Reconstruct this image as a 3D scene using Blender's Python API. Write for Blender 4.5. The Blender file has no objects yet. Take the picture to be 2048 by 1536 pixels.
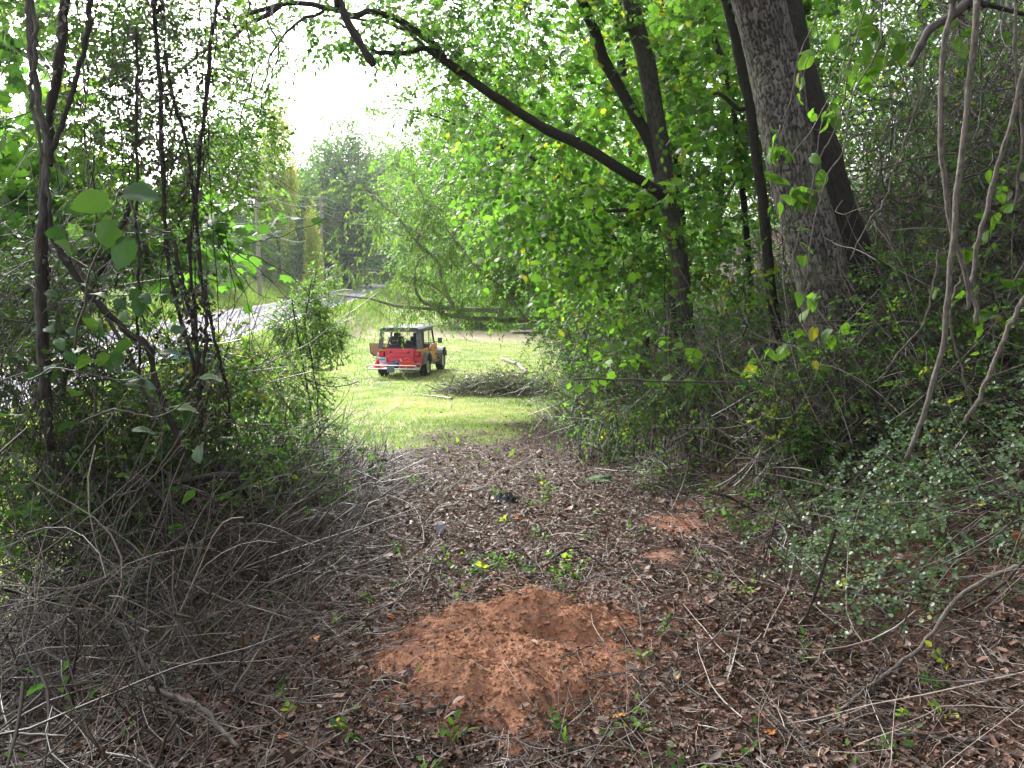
import bpy, math, random
import numpy as np
from mathutils import Vector, Matrix, noise as mnoise
R = math.radians
rng = np.random.default_rng(11)
random.seed(11)
S = bpy.context.scene
C = S.collection

# ---------------------------------------------------------------- camera, sky, sun, exposure
CAMZ, PITCH, F = 1.6, R(7.7), 1547.0
cam = bpy.data.objects.new('camera', bpy.data.cameras.new('camera'))
C.objects.link(cam)
cam.location = (0, 0, CAMZ)
cam.rotation_euler = (R(90) - PITCH, 0, 0)
cam.data.sensor_width = 36.0
cam.data.lens = 36.0 * F / 2048.0
cam.data.clip_start = 0.05
cam.data.clip_end = 2000
S.camera = cam

world = bpy.data.worlds.new('World'); S.world = world; world.use_nodes = True
wn = world.node_tree; wn.nodes.clear()
sky = wn.nodes.new('ShaderNodeTexSky'); sky.sky_type = 'NISHITA'; sky.sun_disc = False
SUN_EL, SUN_AZ = 38.0, -35.0      # azimuth from +Y, negative = left of the view
sky.sun_elevation = R(SUN_EL); sky.sun_rotation = R(SUN_AZ)
sky.air_density = 1.0; sky.dust_density = 5.0; sky.ozone_density = 1.0
hs = wn.nodes.new('ShaderNodeHueSaturation'); hs.inputs['Saturation'].default_value = 0.22   # overcast: grey-white
bg = wn.nodes.new('ShaderNodeBackground'); bg.inputs[1].default_value = 0.115
wo = wn.nodes.new('ShaderNodeOutputWorld')
wn.links.new(sky.outputs[0], hs.inputs['Color']); wn.links.new(hs.outputs[0], bg.inputs[0]); wn.links.new(bg.outputs[0], wo.inputs[0])

sun = bpy.data.objects.new('sun', bpy.data.lights.new('sun', 'SUN')); C.objects.link(sun)
sun.data.energy = 1.5; sun.data.angle = R(11); sun.data.color = (1.0, 0.97, 0.92)
sd = Vector((math.sin(R(SUN_AZ)) * math.cos(R(SUN_EL)), math.cos(R(SUN_AZ)) * math.cos(R(SUN_EL)), math.sin(R(SUN_EL))))
sun.rotation_euler = sd.to_track_quat('Z', 'Y').to_euler()
S.view_settings.view_transform = 'Standard'; S.view_settings.look = 'None'
S.view_settings.exposure = 2.36; S.view_settings.gamma = 1; S.view_settings.use_curve_mapping = False
S.render.engine = 'CYCLES'
S.cycles.max_bounces = 8; S.cycles.diffuse_bounces = 4; S.cycles.transmission_bounces = 6; S.cycles.glossy_bounces = 2
S.cycles.use_denoising = True

# ---------------------------------------------------------------- geometry helpers
cp, sp = math.cos(PITCH), math.sin(PITCH)
def at(px, py, d):
    a = (px - 1024) / F; b = (768 - py) / F
    v = np.array([a, cp + b * sp, -sp + b * cp])
    return np.array([0, 0, CAMZ]) + v * (d / v[1])

class MB:
    """collects geometry; build() links it as one mesh object"""
    def __init__(s): s.V = []; s.q = []; s.t = []; s.T = []; s.B = []; s.n = 0; s.qm = []; s.tm = []
    def add(s, V, quads=None, tris=None, tint=None, bark=None, m=0):
        V = np.asarray(V, np.float32).reshape(-1, 3)
        if quads is not None and len(quads):
            quads = np.asarray(quads, np.int32).reshape(-1, 4); s.q.append(quads + s.n); s.qm.append(np.full(len(quads), m, np.int32))
        if tris is not None and len(tris):
            tris = np.asarray(tris, np.int32).reshape(-1, 3); s.t.append(tris + s.n); s.tm.append(np.full(len(tris), m, np.int32))
        s.V.append(V); s.T.append(np.zeros(len(V), np.float32) if tint is None else np.asarray(tint, np.float32))
        s.B.append(np.zeros((len(V), 3), np.float32) if bark is None else np.asarray(bark, np.float32).reshape(-1, 3))
        s.n += len(V)
    def mesh(s, name, mats, smooth=True):
        me = bpy.data.meshes.new(name)
        V = np.concatenate(s.V)
        q = np.concatenate(s.q) if s.q else np.zeros((0, 4), np.int32)
        t = np.concatenate(s.t) if s.t else np.zeros((0, 3), np.int32)
        nq, nt = len(q), len(t)
        me.vertices.add(len(V)); me.vertices.foreach_set('co', V.ravel())
        me.loops.add(nq * 4 + nt * 3); me.loops.foreach_set('vertex_index', np.concatenate([q.ravel(), t.ravel()]))
        me.polygons.add(nq + nt)
        me.polygons.foreach_set('loop_start', np.concatenate([np.arange(nq) * 4, nq * 4 + np.arange(nt) * 3]).astype(np.int32))
        me.polygons.foreach_set('material_index', np.concatenate(s.qm + s.tm))
        me.polygons.foreach_set('use_smooth', np.full(nq + nt, smooth))
        a = me.attributes.new('tint', 'FLOAT', 'POINT'); a.data.foreach_set('value', np.concatenate(s.T))
        b = me.attributes.new('bark', 'FLOAT_VECTOR', 'POINT'); b.data.foreach_set('vector', np.concatenate(s.B).ravel())
        for m in (mats if isinstance(mats, (list, tuple)) else [mats]): me.materials.append(m)
        me.update(calc_edges=True)
        return me
    def build(s, name, mats, parent=None, smooth=True, kind=None, label=None, cat=None, group=None):
        o = bpy.data.objects.new(name, s.mesh(name, mats, smooth)); C.objects.link(o)
        if parent is not None: o.parent = parent
        tag(o, label, cat, group, kind)
        return o
def tag(o, label=None, cat=None, group=None, kind=None):
    if label: o['label'] = label
    if cat: o['category'] = cat
    if group: o['group'] = group
    if kind: o['kind'] = kind
    return o
def empty(name, loc=(0, 0, 0), label=None, cat=None, group=None, rz=0):
    o = bpy.data.objects.new(name, None); C.objects.link(o); o.location = loc; o.rotation_euler = (0, 0, rz)
    o.empty_display_size = 0.2
    return tag(o, label, cat, group)
def nrm(v): return v / np.maximum(np.linalg.norm(v, axis=-1, keepdims=True), 1e-9)

def tubes(mb, P, Rr, sides=4, tint=None, m=0):
    """P (N,K,3), Rr (N,K)"""
    P = np.asarray(P, float); Rr = np.asarray(Rr, float)
    N, K, _ = P.shape
    T = np.gradient(P, axis=1); T = nrm(T)
    mean = nrm(T.mean(axis=1))
    ref = np.zeros((N, 3)); ref[np.arange(N), np.argmin(np.abs(mean), axis=1)] = 1
    A = nrm(np.cross(T, ref[:, None, :])); Bn = np.cross(T, A)
    th = np.arange(sides) * 2 * math.pi / sides
    cs, sn = np.cos(th), np.sin(th)
    V = P[:, :, None, :] + Rr[:, :, None, None] * (A[:, :, None, :] * cs[None, None, :, None] + Bn[:, :, None, :] * sn[None, None, :, None])
    idx = np.arange(N * K * sides).reshape(N, K, sides)
    a = idx[:, :-1, :]; b = idx[:, 1:, :]
    Q = np.stack([a, np.roll(a, -1, 2), np.roll(b, -1, 2), b], -1).reshape(-1, 4)
    tt = None
    if tint is not None: tt = np.repeat(tint, K * sides)
    L = np.concatenate([np.zeros((N, 1)), np.cumsum(np.linalg.norm(np.diff(P, axis=1), axis=2), 1)], 1)
    bk = np.stack(np.broadcast_arrays(cs[None, None, :] * Rr[:, :, None], sn[None, None, :] * Rr[:, :, None], L[:, :, None]), -1)
    mb.add(V.reshape(-1, 3), quads=Q, tint=tt, bark=bk.reshape(-1, 3), m=m)

def smooth_path(pts, n):
    pts = np.asarray(pts, float)
    if len(pts) == 2: return pts[0] + (pts[1] - pts[0]) * np.linspace(0, 1, n)[:, None]
    P = np.vstack([2 * pts[0] - pts[1], pts, 2 * pts[-1] - pts[-2]])
    out = []
    u = np.linspace(0, len(pts) - 1 - 1e-6, n)
    i = u.astype(int); f = (u - i)[:, None]
    p0, p1, p2, p3 = P[i], P[i + 1], P[i + 2], P[i + 3]
    return 0.5 * ((2 * p1) + (-p0 + p2) * f + (2 * p0 - 5 * p1 + 4 * p2 - p3) * f**2 + (-p0 + 3 * p1 - 3 * p2 + p3) * f**3)

def limb(mb, pts, r0, r1, n=24, sides=8, wob=0.0, cap=True, lump=0.0, m=0, tint=0.5):
    P = smooth_path(pts, n)
    if wob:
        w = rng.normal(0, 1, (n, 3)); w = (w + np.roll(w, 1, 0) + np.roll(w, -1, 0)) / 3 * wob; w[0] *= 0; P = P + w
    r = np.linspace(r0, r1, n)
    if lump: r = r * (1 + lump * rng.normal(0, 1, n))
    if cap:
        P = np.vstack([P[:1], P, P[-1:]]); r = np.concatenate([[r0 * .02], r, [r1 * .02]])
        P[0] += (P[1] - P[2]) * 1e-3; P[-1] += (P[-2] - P[-3]) * 1e-3
    tubes(mb, P[None], r[None], sides, tint=np.array([tint]), m=m)
    return P

# leaf templates: (verts Mx3, quads, tris); x along the leaf, y across, z up
def tpl_oval(w=.28, fold=.07):
    return np.array([(0, 0, 0), (.3, w, fold), (.72, w * .85, fold * .6), (1, 0, -.06), (.72, -w * .85, fold * .6), (.3, -w, fold)]), [(0, 1, 2, 3), (0, 3, 4, 5)], []
OVAL = tpl_oval(); NARROW = tpl_oval(.13, .03); ROUND = tpl_oval(.42, .08)
DIAMOND = (np.array([(0, 0, 0), (.5, .26, .05), (1, 0, -.03), (.5, -.26, .05)]), [(0, 1, 2, 3)], [])
def tpl_fan(rad, curl=.0, cx=.45):
    V = [(cx, 0, 0.0)]
    for a, r in rad:
        x = cx + r * math.cos(R(a)); y = r * math.sin(R(a)); V.append((x, y, curl * r * r))
    n = len(rad)
    return np.array(V), [], [(0, i + 1, (i + 1) % n + 1) for i in range(n)]
LOBED = tpl_fan([(180, .45), (140, .42), (115, .34), (95, .52), (75, .36), (45, .58), (25, .36), (0, .6), (-25, .36), (-45, .58), (-75, .36), (-95, .52), (-115, .34), (-140, .42)], -.25)
def tpl_heart_fine():
    V, Q = [], []; nx, ny = 9, 7
    for i in range(nx):
        u = i / (nx - 1); w = .40 * math.sin(math.pi * min(1, u * .9 + .1))**.7 * (1 - .15 * u) if u < .999 else .01
        for j in range(ny):
            v = (j / (ny - 1) - .5) * 2
            x = u - .10 * (1 - u)**3 * abs(v) ** 1.5; y = w * v
            z = .10 * abs(v) * math.sin(math.pi * u) * (1 if j % 2 else .82) - .22 * u * u + .03 * math.sin(u * 9 + v * 4) * abs(v)
            V.append((x, y, z))
    for i in range(nx - 1):
        for j in range(ny - 1): a = i * ny + j; Q.append((a, a + 1, a + ny + 1, a + ny))
    n0 = len(V); V += [(-.02, .008, 0), (-.02, -.008, 0), (-.35, .006, .12), (-.35, -.006, .12), (0.03, .008, 0), (.03, -.008, 0)]
    Q += [(n0, n0 + 1, n0 + 3, n0 + 2), (n0 + 4, n0 + 5, n0 + 1, n0)]
    return np.array(V), Q, []
HEART_FINE = tpl_heart_fine()
HEART = tpl_fan([(180, .36), (155, .50), (125, .52), (90, .46), (60, .42), (30, .45), (0, .6), (-30, .45), (-60, .42), (-90, .46), (-125, .52), (-155, .50)], -.22)
CURLED = (np.array([(0, 0, 0), (.28, .24, .16), (.65, .2, .22), (1, .03, .3), (.65, -.22, .05), (.28, -.26, .1), (.5, 0, -.04)]), [], [(0, 1, 6), (1, 2, 6), (2, 3, 6), (3, 4, 6), (4, 5, 6), (5, 0, 6)])

OVAL_FINE = HEART_FINE
def leaves(mb, P, D, Nn, size, tpl, tint, m=0, wid=None):
    V0, Q, T = tpl
    D = nrm(D); Y = nrm(np.cross(Nn, D)); Z = np.cross(D, Y)
    size = np.broadcast_to(size, (len(P),))
    w = np.ones(len(P)) if wid is None else wid
    V = P[:, None, :] + size[:, None, None] * (V0[None, :, 0:1] * D[:, None, :] + V0[None, :, 1:2] * Y[:, None, :] * w[:, None, None] + V0[None, :, 2:3] * Z[:, None, :])
    M = len(V0); off = (np.arange(len(P)) * M)[:, None, None]
    q = (np.array(Q)[None] + off).reshape(-1, 4) if len(Q) else None
    t = (np.array(T)[None] + off).reshape(-1, 3) if len(T) else None
    mb.add(V.reshape(-1, 3), quads=q, tris=t, tint=np.repeat(np.broadcast_to(tint, (len(P),)), M), m=m)

def sprays(mb, P0, D0, L, nleaf, tpl, lsize, droop=.25, tint=None, tr=.0015, m_leaf=0, m_twig=1, hang=.2, spread=.9, lt=None, flat=.6):
    """twigs with leaves set along both sides"""
    N = len(P0); L = np.broadcast_to(L, (N,)); D0 = nrm(D0)
    t = np.linspace(0, 1, 4)[None, :, None]
    bend = rng.normal(0, .15, (N, 1, 3))
    P = P0[:, None, :] + D0[:, None, :] * L[:, None, None] * t + (bend + np.array([0, 0, -droop])) * (t**2) * L[:, None, None]
    if tr: tubes(mb, P, np.broadcast_to(tr * np.array([1.4, 1, .7, .4]), (N, 4)), 3, tint=rng.random(N), m=m_twig)
    u = np.linspace(.12, 1, nleaf)
    tt = u[None, :, None]
    Q = P0[:, None, :] + D0[:, None, :] * L[:, None, None] * tt + (bend + np.array([0, 0, -droop])) * (tt**2) * L[:, None, None]
    Tn = nrm(D0[:, None, :] + 2 * tt * (bend + np.array([0, 0, -droop])))
    up = np.array([0, 0, 1.0]) + rng.normal(0, .25, (N, 1, 3))
    side = nrm(np.cross(Tn, up))
    sg = np.where(np.arange(nleaf) % 2 == 0, 1., -1.)[None, :, None]
    Dl = Tn * .6 + side * sg * spread + np.array([0, 0, -hang]) + rng.normal(0, .25, (N, nleaf, 3))
    Dl[:, -1] = Tn[:, -1] + rng.normal(0, .2, (N, 3))
    Nl = nrm(np.cross(side, Tn)) ; Nl = Nl * np.sign(Nl[..., 2:3] + 1e-6) * flat + rng.normal(0, .35, (N, nleaf, 3))
    if tint is None: tint = rng.random(N)
    tl = np.clip(tint[:, None] + rng.normal(0, .12, (N, nleaf)), 0, 1)
    sz = lsize * rng.uniform(.65, 1.25, N * nleaf)
    leaves(mb, Q.reshape(-1, 3), Dl.reshape(-1, 3), Nl.reshape(-1, 3), sz, tpl, tl.reshape(-1), m=m_leaf)

def blob_points(c, rad, nclump, nper, cs=.28, shell=0.0):
    """clumped points in an ellipsoid; returns positions and outward directions"""
    c = np.asarray(c, float); rad = np.asarray(rad, float)
    d = nrm(rng.normal(0, 1, (nclump, 3))); r = rng.random(nclump)**(1 / 3 if not shell else 1 / 6)
    cc = d * r[:, None]
    p = cc[:, None, :] + rng.normal(0, cs, (nclump, nper, 3)) * rng.uniform(.5, 1.2, (nclump, 1, 1))
    p = p.reshape(-1, 3)
    out = nrm(p - np.repeat(cc, nper, 0) * .6 + 1e-3)
    ct = np.clip(rng.normal(.5, .2, nclump), 0, 1)
    return c + p * rad, out, np.clip(np.repeat(ct, nper) + rng.normal(0, .1, nclump * nper), 0, 1), c + cc * rad

def wander(P0, D0, L, K=7, curv=.5, jit=.12, grav=0.0):
    """bending stems: returns (N,K,3)"""
    N = len(P0); D = nrm(D0).copy(); cv = rng.normal(0, curv / K, (N, 3)); P = [P0.copy()]
    st = (np.broadcast_to(L, (N,)) / (K - 1))[:, None]
    for k in range(K - 1):
        P.append(P[-1] + D * st)
        D = nrm(D + cv + rng.normal(0, jit, (N, 3)) + np.array([0, 0, -grav]))
    return np.stack(P, 1)

def vnoise(X, Y, s, seed=0):
    """smooth value noise on arrays"""
    X = np.asarray(X, float) / s + 100; Y = np.asarray(Y, float) / s + 100
    tab = np.random.default_rng(seed).random((256, 256))
    i = np.floor(X).astype(int); j = np.floor(Y).astype(int); fx = X - i; fy = Y - j
    fx = fx * fx * (3 - 2 * fx); fy = fy * fy * (3 - 2 * fy)
    g = lambda a, b: tab[a % 256, b % 256]
    return (g(i, j) * (1 - fx) + g(i + 1, j) * fx) * (1 - fy) + (g(i, j + 1) * (1 - fx) + g(i + 1, j + 1) * fx) * fy - .5
def sst(x, a, b):
    t = np.clip((x - a) / (b - a), 0, 1); return t * t * (3 - 2 * t)

# ---------------------------------------------------------------- terrain height
YB = [-30, 0, 3.5, 6, 8, 13, 20, 28, 40, 60, 100, 160, 400]
ZB = [.3, 0, 0, -.20, -.48, -1.22, -1.68, -1.88, -2.0, -2.2, -1.4, 0.4, 3]
YR = [-30, 40, 70, 110, 160, 400]; ZR = [-.9, -.6, -.45, .2, 1.3, 4]      # road level
def road_x(y): return -11 - .096 * y - .0004 * np.maximum(y - 30, 0)**1.5 + np.maximum(y - 110, 0)**1.6 * .02
ROADW = 3.3
def right_edge(y): return np.interp(y, [-10, 2, 4, 8, 13, 28, 36, 60, 90, 200], [1.2, 1.25, 1.25, 1.2, 1.05, 1.75, 4, 9, 30, 60])
def H(x, y, fine=True):
    x = np.asarray(x, float); y = np.asarray(y, float)
    b = np.interp(y, YB, ZB)
    lawn = np.interp(y, [-30, 5, 20, 28, 40, 60, 100, 160, 400], [-1.5, -1.5, -1.7, -1.88, -2, -2.2, -1.4, .4, 3])
    w = sst(-x, 1.3, 4.2)
    z = b * (1 - w) + np.minimum(lawn, b) * w
    s = np.maximum(x - right_edge(y), 0)
    z = z + np.where(s < .6, .667 * s * s, .8 * (s - .6) + .24) * (1 - .45 * sst(s, 5, 14))
    # road embankment and the far verge
    dx = x - road_x(y); zr = np.interp(y, YR, ZR)
    k = sst(dx, 6.5, ROADW + .3)
    z = z * (1 - k) + zr * k
    z = z + np.where(dx < -ROADW - .3, np.minimum((-dx - ROADW - .3) * .42, 2.0) + np.maximum(-dx - 12, 0) * .03, 0)
    if fine:
        off = sst(np.abs(dx), ROADW, ROADW + 1)
        z = z + off * (vnoise(x, y, 1.3, 1) * .07 + vnoise(x, y, .35, 2) * .025) * (1 - .6 * sst(y, 9, 14)) + off * vnoise(x, y, 9, 3) * .15 * sst(y, 14, 30)
        z = z + sst(s, .6, 2) * (vnoise(x, y, .8, 4) * .25)
    # dirt mound dug in the path
    return z
def on_ground(px, py, dmax=200):
    d = 1.5
    while d < dmax:
        p = at(px, py, d)
        if p[2] < H(p[0], p[1]): break
        d *= 1.01
    p = at(px, py, d); return np.array([p[0], p[1], float(H(p[0], p[1]))])

# ---------------------------------------------------------------- materials
def mat(name):
    m = bpy.data.materials.new(name); m.use_nodes = True; nt = m.node_tree; nt.nodes.clear()
    o = nt.nodes.new('ShaderNodeOutputMaterial'); return m, nt, o
def ramp(nt, stops, fac, interp='LINEAR'):
    r = nt.nodes.new('ShaderNodeValToRGB'); e = r.color_ramp.elements; r.color_ramp.interpolation = interp
    while len(e) > 1: e.remove(e[-1])
    e[0].position = stops[0][0]; e[0].color = (*stops[0][1], 1)
    for p, c in stops[1:]:
        x = e.new(p); x.color = (*c, 1)
    nt.links.new(fac, r.inputs[0]); return r.outputs[0]
def noise_tex(nt, scale, detail=4, vec=None, rough=.55):
    n = nt.nodes.new('ShaderNodeTexNoise'); n.inputs['Scale'].default_value = scale; n.inputs['Detail'].default_value = detail; n.inputs['Roughness'].default_value = rough
    if vec is not None: nt.links.new(vec, n.inputs['Vector'])
    return n.outputs['Fac']
def mixc(nt, f, a, b, bt='MIX'):
    m = nt.nodes.new('ShaderNodeMix'); m.data_type = 'RGBA'; m.blend_type = bt
    for s, v in ((m.inputs['Factor'], f), (m.inputs['A'], a), (m.inputs['B'], b)):
        if isinstance(v, (int, float)): s.default_value = v
        elif isinstance(v, tuple): s.default_value = (*v, 1)
        else: nt.links.new(v, s)
    return m.outputs['Result']
def math_n(nt, op, a, b=0.0):
    m = nt.nodes.new('ShaderNodeMath'); m.operation = op
    for s, v in ((m.inputs[0], a), (m.inputs[1], b)):
        if isinstance(v, (int, float)): s.default_value = v
        else: nt.links.new(v, s)
    return m.outputs[0]
def bump(nt, h, strength, dist=.02):
    b = nt.nodes.new('ShaderNodeBump'); b.inputs['Strength'].default_value = strength; b.inputs['Distance'].default_value = dist
    nt.links.new(h, b.inputs['Height']); return b.outputs[0]
def coords(nt, scale=(1, 1, 1), kind='Object'):
    c = nt.nodes.new('ShaderNodeTexCoord'); mp = nt.nodes.new('ShaderNodeMapping'); mp.inputs['Scale'].default_value = scale
    nt.links.new(c.outputs[kind], mp.inputs[0]); return mp.outputs[0]
def attr(nt, name, out='Fac'):
    a = nt.nodes.new('ShaderNodeAttribute'); a.attribute_name = name; return a.outputs[out]
def principled(nt, o, color, rough=.6, spec=.4, metal=0.0, normal=None, coat=0):
    p = nt.nodes.new('ShaderNodeBsdfPrincipled')
    if isinstance(color, tuple): p.inputs['Base Color'].default_value = (*color, 1)
    else: nt.links.new(color, p.inputs['Base Color'])
    if isinstance(rough, (int, float)): p.inputs['Roughness'].default_value = rough
    else: nt.links.new(rough, p.inputs['Roughness'])
    p.inputs['Specular IOR Level'].default_value = spec; p.inputs['Metallic'].default_value = metal
    p.inputs['Coat Weight'].default_value = coat
    if normal is not None: nt.links.new(normal, p.inputs['Normal'])
    nt.links.new(p.outputs[0], o.inputs[0]); return p
def plain(name, color, rough=.5, spec=.4, metal=0.0, var=.15, coat=0, scale=8):
    m, nt, o = mat(name)
    n = noise_tex(nt, scale, 5, coords(nt))
    c = mixc(nt, n, tuple(x * (1 - var) for x in color), tuple(min(1, x * (1 + var)) for x in color))
    principled(nt, o, c, rough, spec, metal, coat=coat); return m

def leaf_mat(name, stops, transl=.45, rough=.45, spec=.35, parts=False, tboost=1.75, mottle=.25):
    m, nt, o = mat(name)
    if parts:
        oi = nt.nodes.new('ShaderNodeObjectInfo'); f = oi.outputs['Random']
    else: f = attr(nt, 'tint')
    c = ramp(nt, stops, f)
    n = noise_tex(nt, 30, 3, coords(nt))
    c = mixc(nt, n, mixc(nt, mottle, c, (0.01, 0.02, 0.004)), c)
    p = nt.nodes.new('ShaderNodeBsdfPrincipled'); nt.links.new(c, p.inputs['Base Color'])
    p.inputs['Roughness'].default_value = rough; p.inputs['Specular IOR Level'].default_value = spec
    t = nt.nodes.new('ShaderNodeBsdfTranslucent')
    tc = mixc(nt, 1.0, c, (tboost, tboost * 1.12, tboost * .55), 'MULTIPLY'); nt.links.new(tc, t.inputs[0])
    mx = nt.nodes.new('ShaderNodeMixShader'); mx.inputs[0].default_value = transl
    nt.links.new(p.outputs[0], mx.inputs[1]); nt.links.new(t.outputs[0], mx.inputs[2]); nt.links.new(mx.outputs[0], o.inputs[0])
    return m
def bark_mat(name, dark, light, sc=1.0, rough=.85, bs=.6, moss=0.0, lichen=0.0):
    m, nt, o = mat(name)
    mp = nt.nodes.new('ShaderNodeMapping'); mp.inputs['Scale'].default_value = (1, 1, .28)
    nt.links.new(attr(nt, 'bark', 'Vector'), mp.inputs[0])
    n1 = noise_tex(nt, 60 * sc, 6, mp.outputs[0], .65); n2 = noise_tex(nt, 6, 3, coords(nt))
    c = ramp(nt, [(.32, dark), (.68, light)], n1)
    c = mixc(nt, n2, mixc(nt, .45, c, dark), c)
    if moss:
        n3 = noise_tex(nt, 5, 5, coords(nt)); f = ramp(nt, [(.5, (0, 0, 0)), (.62, (1, 1, 1))], n3); f = math_n(nt, 'MULTIPLY', f, moss)
        c = mixc(nt, f, c, (.06, .085, .025))
    if lichen:
        n3 = noise_tex(nt, 22, 4, coords(nt)); f = ramp(nt, [(.55, (0, 0, 0)), (.65, (1, 1, 1))], n3); f = math_n(nt, 'MULTIPLY', f, lichen)
        c = mixc(nt, f, c, (.32, .36, .32))
    principled(nt, o, c, rough, .3, normal=bump(nt, n1, bs, .01)); return m
def twig_mat(name, stops, rough=.6):
    m, nt, o = mat(name)
    c = ramp(nt, stops, attr(nt, 'tint'))
    n = noise_tex(nt, 60, 3, coords(nt)); c = mixc(nt, n, mixc(nt, .4, c, (.02, .015, .01)), c)
    principled(nt, o, c, .42, .7); return m
G = {}
G['lobed'] = leaf_mat('lobed_leaf', [(0, (.032, .080, .022)), (.5, (.080, .175, .034)), (.9, (.13, .25, .045)), (1, (.30, .31, .04))], .55)
G['lobed_part'] = leaf_mat('lobed_leaf_single', [(0, (.06, .12, .024)), (.6, (.12, .24, .032)), (.97, (.16, .28, .035)), (1, (.34, .30, .04))], .55, parts=True)
G['fine'] = leaf_mat('fine_leaf', [(0, (.035, .08, .028)), (.5, (.078, .155, .042)), (1, (.145, .24, .055))], .55)
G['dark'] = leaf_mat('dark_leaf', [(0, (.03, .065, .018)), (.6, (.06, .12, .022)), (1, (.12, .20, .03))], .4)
G['willow'] = leaf_mat('narrow_leaf', [(0, (.06, .12, .035)), (.6, (.11, .19, .045)), (1, (.20, .26, .06))], .5)
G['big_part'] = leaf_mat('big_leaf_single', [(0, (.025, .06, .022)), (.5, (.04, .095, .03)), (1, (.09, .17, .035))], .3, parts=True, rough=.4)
G['far'] = leaf_mat('distant_leaf', [(0, (.035, .085, .035)), (.6, (.075, .155, .045)), (1, (.15, .23, .05))], .5)
G['yellow'] = leaf_mat('yellowing_leaf', [(0, (.20, .30, .03)), (.6, (.36, .43, .05)), (1, (.50, .38, .06))], .5)
G['vinca'] = leaf_mat('groundcover_leaf', [(0, (.05, .10, .04)), (.6, (.10, .17, .08)), (.9, (.16, .25, .12)), (1, (.32, .30, .06))], .3, rough=.35, spec=.6)
G['grey_green'] = leaf_mat('wilted_leaf', [(0, (.08, .10, .06)), (.6, (.15, .18, .11)), (1, (.24, .24, .15))], .2)
G['litter'] = leaf_mat('dead_leaf', [(0, (.020, .009, .006)), (.35, (.065, .030, .019)), (.62, (.15, .075, .05)), (.84, (.25, .15, .115)), (.95, (.36, .27, .23)), (1, (.36, .13, .03))], .12, rough=.6, spec=.4, tboost=1.0)
G['orange_part'] = leaf_mat('orange_leaf', [(0, (.30, .09, .02)), (.5, (.45, .14, .025)), (.8, (.42, .20, .04)), (1, (.22, .05, .03))], .2, parts=True, tboost=1.0)
G['grass'] = leaf_mat('grass_blade', [(0, (.10, .18, .04)), (.5, (.18, .265, .06)), (.8, (.29, .325, .11)), (1, (.42, .36, .20))], .45)
G['twig'] = twig_mat('twig_bark', [(0, (.012, .008, .006)), (.5, (.042, .028, .021)), (.8, (.11, .078, .06)), (.92, (.27, .215, .18)), (1, (.50, .43, .37))], .5)
G['twig_dark'] = twig_mat('dark_twig', [(0, (.018, .014, .011)), (1, (.07, .052, .04))])
G['twig_grey'] = twig_mat('grey_twig', [(0, (.016, .012, .009)), (.6, (.062, .048, .038)), (.85, (.16, .13, .11)), (1, (.40, .35, .30))])
G['brush_pale'] = twig_mat('pale_brush', [(0, (.06, .05, .04)), (.6, (.20, .17, .14)), (1, (.42, .37, .31))])
G['bark_dark'] = bark_mat('dark_bark', (.012, .011, .010), (.055, .047, .041))
G['bark_grey'] = bark_mat('grey_bark', (.025, .022, .02), (.12, .108, .097))
G['bark_vine'] = bark_mat('vine_bark', (.035, .03, .026), (.20, .175, .15), sc=1.6)
G['bark_silver'] = bark_mat('lichen_bark', (.10, .09, .08), (.30, .28, .25), lichen=.8)
G['bark_moss'] = bark_mat('mossy_bark', (.02, .016, .012), (.10, .075, .055), moss=.8)

# ================================================================ GROUND
def warp(a, b, dens, n):
    """n samples of [a,b] with local spacing proportional to dens(x)"""
    x = np.linspace(a, b, 20000); c = np.cumsum(1 / dens(x)); c = (c - c[0]) / (c[-1] - c[0])
    return np.interp(np.linspace(0, 1, n), c, x)
ys = warp(-12, 420, lambda y: .028 + .012 * np.abs(np.maximum(y - 3, 0)) + .05 * np.maximum(1.2 - y, 0), 430)
xs = warp(-260, 260, lambda x: .032 + .02 * np.maximum(np.abs(x) - 2.5, 0), 420)
X, Y = np.meshgrid(xs, ys)
Z = H(X, Y)
def lawn_w(x, y):
    e = vnoise(x, y, 1.6, 5) * 3 + vnoise(x, y, .5, 6) * 1.2
    s = x - right_edge(y)
    a = sst(y + e * 1.3 - np.maximum(x + 2, 0) * 2.1, 10.4, 13.6)
    b = sst(-x + e * .4, 4.6, 5.8)
    return np.maximum(a, b) * sst(-s + e * .15, -.1 - 1.2 * sst(y, 11, 16), .5 - 1.2 * sst(y, 11, 16))
lw = lawn_w(X, Y)
cq = on_ground(1420, 1030); cd = np.sqrt((((X - cq[0]) * .8 - (Y - cq[1]) * .35) / .42)**2 + (((Y - cq[1]) * .8 + (X - cq[0]) * .35) / 1.1)**2)
clay_p = lambda x, y: sst(-np.sqrt((((x - cq[0]) * .8 - (y - cq[1]) * .35) / .42)**2 + (((y - cq[1]) * .8 + (x - cq[0]) * .35) / 1.1)**2) + vnoise(x, y, .3, 14) * 1.4, -1.0, -.6)
clay = clay_p(X, Y) + .8 * sst(-np.sqrt(((X - .21) / 1.0)**2 + ((Y - 3.2) / 1.0)**2) + vnoise(X, Y, .25, 12) * .5, -1.0, -.75) * 1.0 + .25 * sst(vnoise(X, Y, .9, 8) + vnoise(X, Y, .3, 9) * .5, .12, .3) * sst(X - right_edge(Y), .1, .6) * sst(-(X - right_edge(Y)), -2.6, -1.2) * sst(-Y, -9, -7.5)
drive = sst(-np.abs(Y - 50 + X * .25 + vnoise(X, Y, 5, 7) * 4), -6.5, -4) * sst(-X, -7, -4) + sst(vnoise(X, Y, 3.2, 10), .2, .36) * .5 * sst(Y, 8, 14)
idx = np.arange(X.size).reshape(X.shape)
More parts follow.
